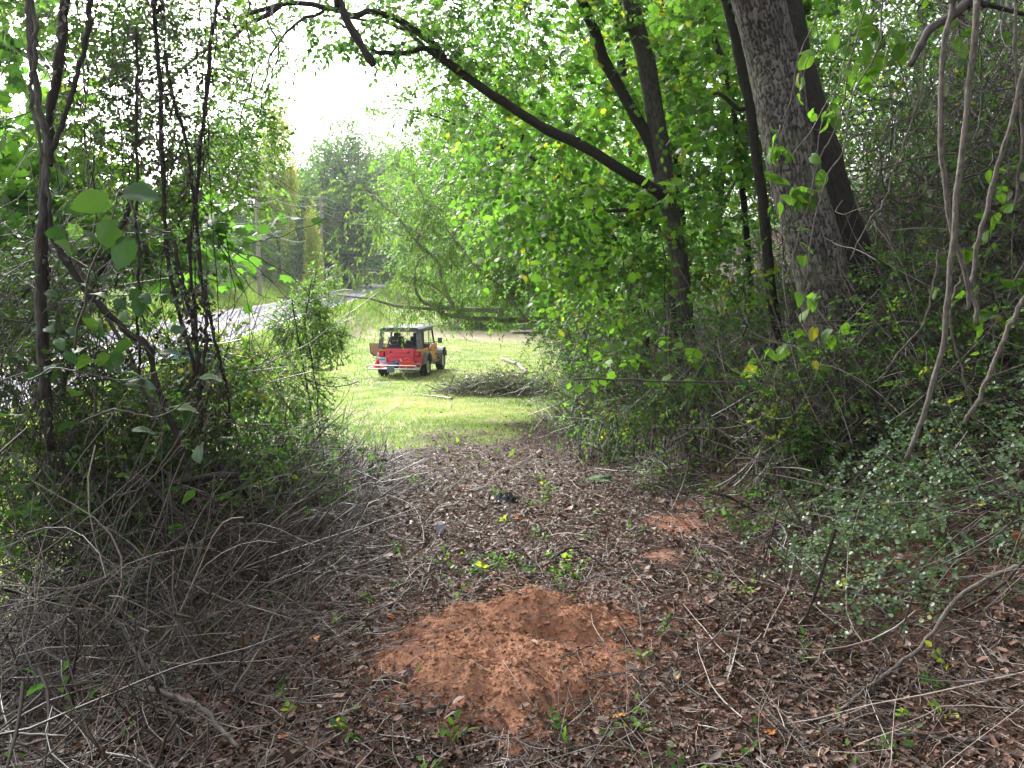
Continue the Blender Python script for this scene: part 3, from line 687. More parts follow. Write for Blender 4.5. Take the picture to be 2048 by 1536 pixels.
# tub: sides, floor, tailgate
mb = MB()
box(mb, -W2, W2, .06, 2.1, .50, .56)                                     # floor
for s in (-1, 1):                                                        # body side with door cut-out and wheel arch
    x0, x1 = (s * W2 - .025, s * W2 + .025)
    prism(mb, [(.0, .46), (.20, .46), (.26, .78), (.40, .88), (.70, .88), (.84, .78), (.90, .46), (1.02, .46), (1.0, .98), (.92, 1.02), (0, 1.02)], x0, x1)
    prism(mb, [(1.02, .44), (2.05, .44), (2.05, .60), (1.02, .60)], x0, x1)
    prism(mb, [(2.05, .44), (2.32, .44), (2.32, 1.06), (1.95, 1.10), (1.92, 1.02), (2.05, .62)], x0, x1)
bld(mb, 'body_side', M_orange, car)
mb = MB(); prism(mb, [(-W2 - .03, .46), (W2 + .03, .46), (W2 + .03, 1.03), (-W2 - .03, 1.03)], -.02, .02, axis='y')
bld(mb, 'rear_panel', M_red, car)
mb = MB(); box(mb, -.50, .50, -.05, -.02, .58, 1.05, .01)
tg_ = bld(mb, 'tailgate', M_red, car)
for (a, b, z0, z1) in ((-.28, .28, .90, .97), (-.36, .36, .77, .81), (-.2, .2, .64, .68)):
    mb = MB(); box(mb, a, b, -.075, -.05, z0, z1, .01); bld(mb, 'stamped_rib', M_red, tg_)
for (hx, hz) in ((-.32, .93), (.32, .93), (-.22, .62), (.22, .62), (.58, .60)):
    mb = MB(); bar(mb, [(hx, -.08, hz), (hx, -.05, hz)], .035, 3, 8); bld(mb, 'tailgate_bolt', M_black, tg_)
mb = MB(); box(mb, -W2 - .03, W2 + .03, -.06, .0, .44, .56, .015); bld(mb, 'rear_crossmember', M_red, car)
mb = MB(); box(mb, -W2 - .028, -.52, -.03, .06, .95, 1.035, .01); box(mb, .60, W2 + .028, -.03, .06, .95, 1.035, .01); bld(mb, 'corner_cap', M_orange, car)
for s in (-1, 1):
    mb = MB(); box(mb, s * .64 - .09, s * .64 + .09, -.075, -.022, .77, .95, .015); hl = bld(mb, 'tail_light_housing', M_black, car)
    mb = MB(); box(mb, s * .64 - .07, s * .64 + .07, -.10, -.072, .79, .93, .02); bld(mb, 'tail_light', M_lamp, hl)
mb = MB(); box(mb, -.80, -.49, -.09, -.06, .57, .74, .008); pl_ = bld(mb, 'licence_plate', M_plate, car)
mb = MB()
for k in range(6): box(mb, -.765 + k * .043, -.738 + k * .043, -.094, -.0895, .63, .69)
bld(mb, 'plate_characters', M_blue, pl_)
# hood, grille, windshield, dashboard
mb = MB(); prism(mb, [(2.2, .60), (3.35, .58), (3.38, .95), (3.3, 1.0), (2.3, 1.09), (2.2, 1.08)], -.52, .52); bld(mb, 'hood', M_red, car)
mb = MB(); box(mb, -.70, .70, 1.98, 2.14, .86, 1.08, .03); bld(mb, 'dashboard', plain('brown_dashboard', (.12, .06, .04), .7), car)
mb = MB(); straight(mb, [(-.70, 2.17, 1.08), (-.66, 1.98, 1.66), (.66, 1.98, 1.66), (.70, 2.17, 1.08), (-.70, 2.17, 1.08)], .03); ws = bld(mb, 'windshield_frame', M_black, car)
mb = MB(); mb.add([(-.66, 2.16, 1.1), (.66, 2.16, 1.1), (.63, 1.985, 1.64), (-.63, 1.985, 1.64)], quads=[(0, 1, 2, 3)]); bld(mb, 'windshield', M_glass, ws)
mb = MB(); th = np.linspace(0, 2 * math.pi, 17); P = np.stack([-.36 + .19 * np.cos(th), 1.80 - .08 * np.sin(th), 1.12 + .17 * np.sin(th)], -1); tubes(mb, P[None], np.full((1, 17), .014), 6); bar(mb, [(-.36, 1.8, 1.12), (-.36, 2.0, 1.02)], .02); bld(mb, 'steering_wheel', M_black, car)
# wheels, fenders
def torus_wheel(cx, cy, r=.36, w=.25, left=False):
    pr = [(.62, -.40), (.82, -.49), (.95, -.47), (1., -.30), (1., .30), (.95, .47), (.82, .49), (.62, .40)]
    K = 28; th = np.arange(K) * 2 * math.pi / K
    V = np.array([[(cx + b * w, cy + a * r * math.cos(t), r + a * r * math.sin(t)) for a, b in pr] for t in th])
    n = len(pr); idx = np.arange(K * n).reshape(K, n); Q = np.stack([idx, np.roll(idx, -1, 0), np.roll(np.roll(idx, -1, 0), -1, 1), np.roll(idx, -1, 1)], -1).reshape(-1, 4)
    mb = MB(); mb.add(V, quads=Q)
    for t in th:                                                        # tread blocks
        for b in (-.36, 0, .36):
            t2 = t + (.11 if b == 0 else 0); c_, s_ = math.cos(t2), math.sin(t2)
            P = []
            for (dr, dt, db) in [(a, b_, c2) for a in (.99, 1.045) for b_ in (-.055, .055) for c2 in (-.13, .13)]:
                P.append((cx + (b + db) * w, cy + dr * r * math.cos(t2 + dt), r + dr * r * math.sin(t2 + dt)))
            mb.add(P, quads=[(4, 5, 7, 6), (0, 4, 6, 2), (1, 3, 7, 5), (0, 1, 5, 4), (2, 6, 7, 3)])
    wh = bld(mb, 'wheel', M_rubber, car)
    s = 1 if cx > 0 else -1
    mb = MB()
    pr = [(.62, .42), (.60, .44), (.56, .28), (.30, .22), (.14, .40), (.02, .42)]
    V = np.array([[(cx + s * b * w, cy + a * r * math.cos(t), r + a * r * math.sin(t)) for a, b in pr] for t in th]); n = len(pr); idx = np.arange(K * n).reshape(K, n)
    Q = np.stack([idx[:, :-1], np.roll(idx, -1, 0)[:, :-1], np.roll(idx, -1, 0)[:, 1:], idx[:, 1:]], -1).reshape(-1, 4); mb.add(V, quads=Q); bld(mb, 'rim', M_silver, wh)
for cy in (.55, 2.90):
    for s in (-1, 1): torus_wheel(s * .77, cy)
for s in (-1, 1):
    for (cy, f) in ((.55, 0), (2.90, 1)):
        mb = MB(); a = np.linspace(R(170 if not f else 200), R(10), 12)
        arc = [(cy + .46 * math.cos(t), .42 + .48 * math.sin(t)) for t in a]; arc2 = [(cy + .40 * math.cos(t), .42 + .42 * math.sin(t)) for t in a[::-1]]
        for i in range(11):
            q = [arc[i], arc[i + 1], arc2[10 - i], arc2[11 - i]]
            prism(mb, q, s * (.53 if f else W2 - .02), s * .93)
        bld(mb, 'fender_flare', M_flare, car)
    mb = MB(); prism(mb, [(2.33, .62), (3.3, .62), (3.3, .86), (2.5, .9), (2.33, .9)], s * .50, s * .56); bld(mb, 'front_fender', M_orange, car)
    mb = MB(); box(mb, s * .80 - .06, s * .80 + .06, 1.05, 2.4, .40, .45, .01); bld(mb, 'side_step', M_flare, car)
    mb = MB(); bar(mb, [(s * .72, 2.05, 1.12), (s * .90, 2.03, 1.16)], .014); mr = bld(mb, 'mirror_arm', M_black, car)
    mb = MB(); box(mb, s * .97 - .08, s * .97 + .08, 2.0, 2.04, 1.10, 1.30, .01); bld(mb, 'mirror', M_flare, mr)
mb = MB(); bar(mb, [(-.6, .55, .36), (.6, .55, .36)], .05); bar(mb, [(-.6, 2.9, .36), (.6, 2.9, .36)], .05)
box(mb, -.42, -.34, -.05, 3.3, .42, .5); box(mb, .34, .42, -.05, 3.3, .42, .5); box(mb, -.25, .25, .1, .8, .36, .5, .05)
bld(mb, 'chassis', M_black, car)
# right half door closed, left door swung wide open
mb = MB(); prism(mb, [(1.06, .62), (1.12, .52), (1.96, .52), (2.03, .66), (2.03, 1.0), (1.88, 1.10), (1.35, 1.08), (1.06, 1.0)], .755, .80)
d_ = bld(mb, 'door', M_orange, car)
mb = MB(); box(mb, .80, .825, 1.12, 1.24, .88, .92); bld(mb, 'door_handle', M_black, d_)
for hz in (.70, .92):
    mb = MB(); box(mb, .80, .825, 1.94, 2.08, hz - .02, hz + .02); bld(mb, 'door_hinge', M_black, d_)
mb = MB(); straight(mb, [(.77, 1.08, 1.0), (.76, 1.16, 1.62), (.70, 1.95, 1.62), (.77, 2.03, 1.02)], .016, 5); bld(mb, 'upper_door_frame', M_black, d_)
mb = MB(); prism(mb, [(-1.72, .70), (-1.62, .60), (-.78, .56), (-.78, 1.06), (-1.74, 1.06)], 2.02, 2.06, axis='y')
d2 = bld(mb, 'door', M_tan, car); d2['label'] = 'open left half door, tan inside'
mb = MB(); straight(mb, [(-.79, 2.0, .55), (-1.62, 2.0, .59), (-1.74, 2.0, .70), (-1.76, 2.0, 1.06)], .022, 5); bld(mb, 'door_seal', M_black, d2)
# seats and roll bar
for s in (-.36, .36):
    mb = MB(); prism(mb, [(1.05, .58), (1.55, .58), (1.58, .76), (1.10, .74)], s - .23, s + .23); st = bld(mb, 'front_seat', M_seat, car)
    mb = MB(); prism(mb, [(1.0, .70), (1.14, .72), (1.06, 1.36), (.98, 1.42), (.90, 1.40), (.90, 1.25)], s - .22, s + .22); bld(mb, 'seat_back', M_seat, st)
    mb = MB(); box(mb, s - .12, s + .12, .90, 1.0, 1.38, 1.55, .03); bld(mb, 'headrest', M_seat, st)
mb = MB(); box(mb, -.55, .55, .45, .60, .80, 1.17, .04); box(mb, -.55, .55, .5, .85, .72, .84, .03); rs = bld(mb, 'rear_seat', M_seat, car)
for s in (-.26, .26):
    mb = MB(); box(mb, s - .18, s + .18, .46, .58, 1.15, 1.30, .03); bld(mb, 'rear_headrest', M_seat, rs)
mb = MB()
for s in (-1, 1):
    bar(mb, [(s * .60, .95, .56), (s * .60, .95, 1.4), (s * .56, .96, 1.60), (s * .40, .96, 1.64)], .035, 12); straight(mb, [(s * .56, .96, 1.6), (s * .62, .35, .98)], .03)
    straight(mb, [(s * .58, .96, 1.6), (s * .62, 2.0, 1.63)], .025)
bar(mb, [(-.42, .96, 1.64), (.42, .96, 1.64)], .035); bld(mb, 'roll_bar', M_black, car)
# soft top
mb = MB()
prism(mb, [(-.74, 1.66), (-.70, 1.74), (-.6, 1.79), (.6, 1.79), (.70, 1.74), (.74, 1.66), (.70, 1.70), (.6, 1.745), (-.6, 1.745), (-.70, 1.70)], .02, 1.98, axis='y')
tp_ = bld(mb, 'soft_top', M_canvas, car)
def strip(mb, a, b, c, d, t=.02):
    a, b, c, d = map(np.array, (a, b, c, d)); n = nrm(np.cross(b - a, d - a)) * t
    V = [a, b, c, d, a + n, b + n, c + n, d + n]; mb.add(V, quads=[(0, 1, 2, 3), (7, 6, 5, 4), (0, 4, 5, 1), (1, 5, 6, 2), (2, 6, 7, 3), (3, 7, 4, 0)])
for s in (-1, 1):
    mb = MB(); strip(mb, (s * .78, -.02, 1.03), (s * .62, -.02, 1.03), (s * .57, .06, 1.58), (s * .73, .06, 1.72)); strip(mb, (s * .78, -.02, 1.03), (s * .78, .22, 1.03), (s * .735, .26, 1.70), (s * .735, .05, 1.72))
    strip(mb, (s * .57, .05, 1.60), (s * .60, .05, 1.75), (s * .70, .05, 1.74), (s * .73, .05, 1.6))
    bld(mb, 'top_rear_pillar', M_canvas, tp_)
mb = MB(); strip(mb, (-.68, .035, 1.63), (.68, .035, 1.63), (.64, .05, 1.77), (-.64, .05, 1.77)); bld(mb, 'top_rear_header', M_canvas, tp_)
mb = MB(); strip(mb, (-.64, -.01, 1.03), (.64, -.01, 1.03), (.62, .0, 1.10), (-.62, .0, 1.10)); bld(mb, 'window_bar', M_black, tp_)
# hitch carrier with tubes
mb = MB()
for (yy_, zz) in ((-.85, .42), (-.85, .54), (-.25, .42), (-.25, .54)): bar(mb, [(-.93, yy_, zz), (.80, yy_, zz)], .02)
for xx in (-.93, -.45, 0.0, .45, .80): straight(mb, [(xx, -.25, .54), (xx, -.25, .42), (xx, -.85, .42), (xx, -.85, .54)], .014)
for k in range(6): bar(mb, [(-.9, -.32 - k * .09, .415), (.78, -.32 - k * .09, .415)], .009)
bar(mb, [(0, .1, .40), (0, -.5, .40)], .035); bld(mb, 'cargo_carrier', M_chrome, car)
mb = MB(); box(mb, -.22, .04, -.90, -.86, .30, .50, .02); bld(mb, 'carrier_plate', plain('slate_blue_plate', (.10, .13, .18), .5), car)
RZ = Matrix.Rotation(R(-8), 3, 'Z')
def place(o, lx, ly, lz): v = RZ @ Vector((lx, ly, lz)); o.location = (jx + v.x, jy + v.y, jz + v.z); o.rotation_euler = (0, 0, R(-8)); return o
can = empty('fuel_can', (0, 0, 0), 'red plastic fuel can lying on the right end of the chrome cargo carrier', 'fuel can'); place(can, .42, -.55, .43)
mb = MB(); prism(mb, [(-.22, 0), (.22, 0), (.25, .05), (.25, .17), (.15, .24), (-.18, .24), (-.25, .17), (-.25, .05)], -.11, .11, axis='y'); bld(mb, 'can_body', M_fuel, can)
mb = MB(); bar(mb, [(-.12, 0, .23), (-.10, 0, .32), (.06, 0, .32), (.12, 0, .23)], .022, 10); bld(mb, 'handle', M_fuel, can)
mb = MB(); bar(mb, [(-.2, 0, .22), (-.27, 0, .31)], .025); bld(mb, 'spout', plain('cream_plastic', (.6, .55, .42), .5), can)
rt = empty('warning_cone', (0, 0, 0), 'red pointed plastic thing on the left end of the cargo carrier', 'cone'); place(rt, -.66, -.6, .43)
mb = MB(); limb(mb, [(0, 0, .02), (.03, 0, .30)], .14, .03, 6, 10); bld(mb, 'cone_body', M_fuel, rt)
mb = MB(); box(mb, -.19, .19, -.17, .17, 0, .025); bld(mb, 'cone_base', M_fuel, rt)
lg = empty('chainsaw_bundle', (0, 0, 0), 'jumbled dark tool and strap bundle in the middle of the cargo carrier', 'tool'); place(lg, -.05, -.5, .43)
mb = MB(); box(mb, -.24, .12, -.1, .1, .0, .15, .03); bld(mb, 'tool_case', M_black, lg)
mb = MB(); bar(mb, [(-.15, 0, .14), (-.1, 0, .24), (.04, 0, .24), (.08, 0, .14)], .016, 8); bld(mb, 'handle', M_flare, lg)
mb = MB(); box(mb, .0, .10, -.105, .105, .10, .22, .02); bld(mb, 'blue_strap', M_blue, lg)

# ================================================================ THINGS ON THE LAWN
def gz(x, y): return float(H(x, y))
def heap(name, label, cat, c, rad, n, rr, Lm, mats, parts=60, group=None, leafn=0, lmat=None, part='branch'):
    t = empty(name, (c[0], c[1], gz(*c)), label, cat, group)
    def gen(n, Ls):
        a = rng.random(n) * 6.283; q = np.sqrt(rng.random(n)); x = q * np.cos(a) * rad[0]; y = q * np.sin(a) * rad[1]
        z = rng.random(n) * rad[2] * (1 - q**2) + .02
        D = rng.normal(0, 1, (n, 3)) * [1, .8, .22]
        L = Ls * rng.uniform(.5, 1.3, n); P0 = np.stack([x, y, z], -1) - nrm(D) * L[:, None] * .5
        Wp = wander(P0, D, L, 7, .6, .08, .03)
        g = H(Wp[..., 0] + c[0], Wp[..., 1] + c[1]) - gz(*c) + .01; Wp[..., 2] = np.maximum(Wp[..., 2], g); return Wp
    for k in range(parts):
        mb = MB(); tubes(mb, gen(1, Lm), (rr * rng.uniform(.8, 2.0) * np.linspace(1, .5, 7))[None], 5, tint=rng.random(1)); mb.build(part, mats, t)
    mb = MB(); tubes(mb, gen(n, Lm * .6), np.outer(rr * rng.uniform(.25, .8, n), np.linspace(1, .4, 7)), 3, tint=rng.random(n)); mb.build('brushwood', mats, t, kind='stuff')
    if leafn:
        p = rng.normal(0, .45, (leafn, 3)) * rad; p[:, 2] = np.abs(p[:, 2]) + .04
        mb = MB(); sprays(mb, p, rng.normal(0, 1, (leafn, 3)) * [1, 1, .4], .22, 6, OVAL, .06, .3, tr=0); mb.build('wilted_leaves', lmat, t, kind='stuff')
    return t
bp = on_ground(985, 792)
heap('brush_pile', 'low pile of cut grey branches with wilted leaves on the lawn right of the vehicle', 'brush pile', (bp[0] + .1, bp[1] + .5), (1.7, .9, .62), 700, .012, 1.1, G['brush_pale'], 80, leafn=1500, lmat=[G['grey_green'], G['twig']])
fp = on_ground(1060, 652)
heap('brush_heap', 'long dark heap of brush at the back edge of the lawn behind the buckets', 'brush pile', (fp[0] - .3, fp[1] + 1.5), (4.4, 1.5, 1.9), 800, .03, 2.4, G['twig_grey'], 80)
a = on_ground(842, 795); b = on_ground(905, 803)
mb = MB(); limb(mb, [a + [0, 0, .04], (a + b) / 2 + [0, .1, .05], b + [0, 0, .05]], .018, .028, 14, 6, .004); mb.build('long_pole', G['twig'], label='long thin brown pole lying on the grass, sticking out left of the brush pile', cat='stick')
# log edging on the right of the lawn
pts = [on_ground(*p) for p in ((1006, 722), (1034, 733), (1054, 750))]
for k, (a, b, l) in enumerate([(pts[0], pts[1], 'pale grey log edging the lawn, far one of two laid end to end'), (pts[1] + [.05, -.1, 0], pts[2], 'pale grey log edging the lawn, near one of two laid end to end')]):
    t = empty('fallen_log', tuple(a), l, 'log', 'logs edging the lawn')
    mb = MB(); limb(mb, [np.array([0, 0, .07]), b - a + [0, 0, .07]], .085, .075, 10, 10, .015, lump=.05); mb.build('log_bark', bark_mat('bleached_log_bark', (.10, .085, .07), (.26, .22, .19), .5), t)
    mb = MB(); q = (b - a); n_ = nrm(q); bar(mb, [q + [0, 0, .07], q + [0, 0, .07] + n_ * .012], .07, 3, 12); mb.build('cut_end', plain('cut_wood', (.40, .29, .19), .8), t)
def bucket(px, py, label, mt, name='bucket'):
    c = on_ground(px, py); t = empty(name, tuple(c), label, 'bucket', 'buckets by the brush heap')
    mb = MB(); K = 18; th = np.arange(K) * 2 * math.pi / K; prof = [(0, .01), (.24, 0), (.27, .3), (.31, .62), (.33, .66), (.29, .66), (.26, .3), (.22, .03), (0, .03)]
    V = np.array([[(a * math.cos(t_), a * math.sin(t_), b) for a, b in prof] for t_ in th]); n = len(prof); idx = np.arange(K * n).reshape(K, n)
    mb.add(V, quads=np.stack([idx[:, :-1], np.roll(idx, -1, 0)[:, :-1], np.roll(idx, -1, 0)[:, 1:], idx[:, 1:]], -1).reshape(-1, 4)); mb.build('bucket_body', mt, t)
    mb = MB(); bar(mb, [(-.32, 0, .6), (-.2, .18, .84), (.2, .18, .84), (.32, 0, .6)], .012, 12); mb.build('handle', M_metal, t)
bucket(984, 655, 'white plastic bucket at the back of the lawn, left of the red one', plain('white_plastic', (.62, .66, .72), .5))
bucket(999, 655, 'red plastic bucket at the back of the lawn, right of the white one', M_fuel)
# weathered pallet platform
c = on_ground(1062, 668); t = empty('pallet', tuple(c), 'low weathered pinkish wooden pallet lying in front of the brush heap', 'pallet', rz=R(4))
M_pal = plain('weathered_pink_grey_wood', (.40, .30, .30), .85, var=.25)
for k in range(9):
    mb = MB(); box(mb, -1.35, 1.35, k * .24 - .1, k * .24 + .1, .13, .155); o_ = mb.build('plank', M_pal, t, smooth=False)
for x_ in (-1.3, 0, 1.3):
    mb = MB(); box(mb, x_ - .04, x_ + .04, -.1, 2.05, .0, .128); mb.build('runner', M_pal, t, smooth=False)
# blue container glimpsed by the road at left
c = on_ground(386, 722); t = empty('cooler_box', tuple(c), 'bright blue box with white lid at the roadside, glimpsed through the thicket', 'cool box')
M_cyan = plain('cyan_plastic', (.05, .42, .62), .4)
mb = MB(); prism(mb, [(-.42, 0), (.42, 0), (.46, .38), (-.46, .38)], -.25, .25, axis='y'); mb.build('box_body', M_cyan, t, smooth=False)
mb = MB(); prism(mb, [(-.48, .385), (.48, .385), (.48, .45), (.42, .48), (-.42, .48), (-.48, .45)], -.27, .27, axis='y'); mb.build('lid', plain('white_lid_plastic', (.75, .78, .8), .4), t, smooth=False)
mb = MB(); straight(mb, [(-.3, -.27, .33), (-.3, -.33, .33), (.3, -.33, .33), (.3, -.27, .33)], .015); mb.build('handle', plain('white_handle_plastic', (.7, .7, .7), .5), t)

# ================================================================ TREES OF THE CLEARING
def world_tree(pts, rads, name, label, cat='tree', group=None, bark='bark_dark', n=40, sides=14, wob=.01, lump=.03):
    """trunk through explicit world points (list), thing empty at its base"""
    pts = [np.array(p, float) for p in pts]; base = pts[-1] if pts[-1][2] < pts[0][2] else pts[0]
    t = empty(name, tuple(base), label, cat, group)
    P = smooth_path(np.array(pts) - base, n); r = np.interp(np.linspace(0, 1, n), np.linspace(0, 1, len(rads)), rads)
    w = rng.normal(0, 1, (n, 3)); w = (w + np.roll(w, 1, 0) + np.roll(w, -1, 0)) / 3 * wob; P = P + w; r = r * (1 + lump * rng.normal(0, 1, n))
    mb = MB(); tubes(mb, P[None], r[None], sides, tint=np.array([.4])); mb.build('trunk', G[bark], t)
    return t, base, P + base
def pxs(l, d0=None):
    o = [at(p[0], p[1], p[2] if len(p) > 2 else d0) for p in l]
    up_ = lambda a, b: a + nrm(a - b) * 1.1 + np.array([0, 0, .25])
    if l[0][1] <= -20: o = [up_(o[0], o[1])] + o
    if l[-1][1] <= -20: o = o + [up_(o[-1], o[-2])]
    return o
def to_ground(p, dx=0, dy=0, under=.15): return np.array([p[0] + dx, p[1] + dy, gz(p[0] + dx, p[1] + dy) - under])
def branch(t, base, pts, r0, r1, mt='bark_dark', n=20, sides=7, wob=.01, name='branch'):
    mb = MB(); P = limb(mb, np.array(pts) - base, r0, r1, n, sides, wob, lump=.04); mb.build(name, G[mt], t); return P + base
def crown(t, base, blobs, tpl, lsize, mats, nleaf=6, L=2.6, name='crown', droop=.3, hang=.25, tr=.0022, kind='stuff', up=.15):
    """blobs: (centre, radii, nclump, nper, tint shift)"""
    mb = MB()
    for (c, rad, nc, npr, ts) in blobs:
        p, out, tt, cl = blob_points(np.array(c) - base, rad, nc, npr, .3, shell=0)
        sprays(mb, p, out + rng.normal(0, .35, out.shape) + [0, 0, up], lsize * L * rng.uniform(.7, 1.4, len(p)), nleaf, tpl, lsize, droop, np.clip(tt + ts, 0, 1), tr=tr, hang=hang)
    return mb.build(name, mats, t, kind=kind)
LT = [G['lobed'], G['twig_dark']]; FT = [G['fine'], G['twig_dark']]; DT = [G['dark'], G['twig_dark']]; WT = [G['willow'], G['twig_grey']]

# --- big leaning tree with plated bark
def plated_trunk(pts, rads, S_=150, K=480, cw=.034, ch=.085, depth=.013, seed=3):
    P = smooth_path(pts, K); r = np.interp(np.linspace(0, 1, K), np.linspace(0, 1, len(rads)), rads)
    th = np.arange(S_) * 2 * math.pi / S_; Lc = np.concatenate([[0], np.cumsum(np.linalg.norm(np.diff(P, axis=0), axis=1))])
    nu = int(round(2 * math.pi * .2 / cw)); U = np.broadcast_to(th / (2 * math.pi) * nu, (K, S_)); Vv = np.broadcast_to((Lc / ch)[:, None], (K, S_))
    U = U + .5 * vnoise(Vv * 3, U * 2 % nu, 2, 51) + .3 * vnoise(Vv * 6, U * 6, 1, 54); Vv = Vv + .7 * vnoise(Vv * 3, U * 3, 1, 55)
    i0 = np.floor(U).astype(int); j0 = np.floor(Vv).astype(int); tab = np.random.default_rng(seed).random((4, 512, 512))
    d1 = np.full(U.shape, 9.); d2 = d1.copy(); hid = d1.copy() * 0
    for di in (-1, 0, 1):
        for dj in (-1, 0, 1):
            ci = (i0 + di) % nu; cj = (j0 + dj) % 512
            fx = i0 + di + .15 + .7 * tab[0][ci, cj]; fy = j0 + dj + .15 + .7 * tab[1][ci, cj]
            d = np.abs(U - fx)**1.0 + np.abs(Vv - fy)
            h = tab[2][ci, cj]; n1 = d < d1; d2 = np.where(n1, d1, np.minimum(d2, d)); hid = np.where(n1, h, hid); d1 = np.where(n1, d, d1)
    plate = sst(d2 - d1, .03, .35) * (.45 + .55 * hid) + .15 * vnoise(U * 3, Vv * 3, 1, 52)
    rr = r[:, None] * (1 + .05 * np.sin(th * 3 + 1)[None] + .04 * vnoise(Vv, U, 6, 53)) + depth * plate
    T = nrm(np.gradient(P, axis=0)); A = nrm(np.cross(T, [0, 1, 0.])); Bn = np.cross(T, A)
    V = P[:, None] + rr[..., None] * (A[:, None] * np.cos(th)[None, :, None] + Bn[:, None] * np.sin(th)[None, :, None])
    idx = np.arange(K * S_).reshape(K, S_); a = idx[:-1]; b = idx[1:]
    mb = MB(); bk = np.stack([np.cos(th)[None] * r[:, None], np.sin(th)[None] * r[:, None], np.broadcast_to(Lc[:, None], (K, S_))], -1)
    mb.add(V.reshape(-1, 3), quads=np.stack([a, b, np.roll(b, -1, 1), np.roll(a, -1, 1)], -1).reshape(-1, 4), tint=plate.ravel(), bark=bk.reshape(-1, 3)); return mb
m, nt, o = mat('plated_bark')
n1 = noise_tex(nt, 45, 6, attr(nt, 'bark', 'Vector'), .65); n2 = noise_tex(nt, 3.2, 4, coords(nt)); f = attr(nt, 'tint')
c = ramp(nt, [(.0, (.008, .007, .006)), (.35, (.04, .034, .031)), (.85, (.17, .155, .148))], f)
c = mixc(nt, n1, mixc(nt, .5, c, (.05, .042, .038)), c); g = ramp(nt, [(.5, (0, 0, 0)), (.64, (1, 1, 1))], n2); c = mixc(nt, math_n(nt, 'MULTIPLY', g, .3), c, (.13, .16, .09))
principled(nt, o, c, .85, .3, normal=bump(nt, n1, .5, .006)); G['plated'] = m
D = 5.6
tp = [at(1400, -560, D - .7), at(1478, -150, D - .2), at(1514, 0, D - .1), at(1545, 128, D), at(1568, 256, D), at(1600, 400, D), at(1632, 512, D), at(1662, 640, D), at(1685, 740, D), at(1705, 860, D + .02)]
tp.append(to_ground(tp[-1], .0, 0, .25)); base = tp[-1].copy()
big = empty('leaning_tree', tuple(base), 'thick leaning tree trunk with silvery plated bark rising from the right bank', 'tree', 'trees of the clearing')
plated_trunk(np.array(tp) - base, [.13, .15, .155, .158, .162, .168, .172, .18, .20, .23, .27]).build('trunk', G['plated'], big)
d2 = 6.1
t, b_, P = world_tree(pxs([(1520, -120), (1562, 60), (1590, 180), (1632, 330), (1680, 480), (1722, 610), (1750, 730), (1765, 830)], d2) + [to_ground(at(1770, 860, d2))], [.17, .17, .175, .18, .18, .18, .19, .2, .24], 'dark_trunk', 'dark shaded trunk pressed close behind the right side of the leaning tree', 'tree', 'trees of the clearing', sides=20)
crown(t, b_, [(at(1540, -260, 6.4), (1.2, 1.2, .5), 20, 20, 0)], LOBED, .09, LT)

# --- forked dark tree
d = 7.8
fk = pxs([(1250, -60), (1258, 0), (1287, 102), (1307, 205), (1322, 307), (1330, 384), (1345, 450), (1358, 512), (1370, 614), (1382, 742), (1388, 800)], d)
t, b_, P = world_tree(fk + [to_ground(fk[-1])], [.085, .085, .085, .088, .092, .098, .09, .085, .085, .088, .095, .12], 'forked_tree', 'slender dark ridged tree forking into two stems in front of the bright leaves', 'tree', 'trees of the clearing', 'bark_grey', n=60)
branch(t, b_, pxs([(1328, 375), (1318, 345), (1302, 287), (1266, 220), (1220, 143), (1195, 77), (1164, 0), (1140, -60)], d), .065, .045, n=30, sides=10, name='stem')
ar = branch(t, b_, pxs([(1335, 400, 7.8), (1294, 368, 7.7), (1220, 327, 7.6), (1128, 276, 7.5), (1051, 235, 7.4), (1000, 202, 7.3), (940, 160, 7.2), (892, 126, 7.1), (874, 98, 7.1), (813, 54, 7), (755, 25, 6.9), (704, 31, 6.8), (650, 18, 6.7), (560, 11, 6.6), (480, 35, 6.5)]), .055, .016, n=60, sides=10, wob=.016, name='arching_branch')
branch(t, b_, pxs([(888, 122, 7.1), (849, 98, 7.1), (806, 108, 7), (762, 107, 6.9), (740, 96, 6.8)]), .03, .016, wob=.012)
branch(t, b_, pxs([(849, 98, 7.1), (815, 62, 7.2), (770, 45, 7.3), (700, 38, 7.4)]), .02, .012, wob=.01)
branch(t, b_, pxs([(560, 11, 6.6), (500, 50, 6.5), (440, 90, 6.4), (380, 120, 6.2), (300, 200, 6)]), .022, .008, wob=.02)
branch(t, b_, pxs([(650, 18, 6.7), (590, 50, 6.6), (540, 110, 6.5), (520, 190, 6.4)]), .014, .005, wob=.02)
branch(t, b_, pxs([(1345, 410, 7.8), (1290, 415, 7.7), (1210, 425, 7.6), (1160, 440, 7.6)]), .03, .01, wob=.012)
crown(t, b_, [(at(1180, 130, 8.4), (1.5, .9, 1.1), 34, 20, .1), (at(1080, 330, 8.6), (.9, .8, .8), 26, 18, .05), (at(1350, 440, 9.2), (.9, .4, .5), 16, 16, 0), (at(1420, 200, 9.5), (.9, .6, 1.1), 26, 20, .05), (at(1210, 500, 9), (.8, .4, .5), 14, 16, -.05)], LOBED, .07, LT, nleaf=6)
crown(t, b_, [(at(1000, 30, 7.6), (1.2, .8, .5), 24, 20, 0), (at(840, 50, 7.0), (.7, .7, .22), 13, 12, -.1), (at(690, 30, 6.7), (.7, .6, .14), 11, 11, -.2), (at(900, 200, 7.6), (.5, .5, .5), 10, 12, 0)], OVAL, .052, FT, nleaf=8, name='upper_foliage')
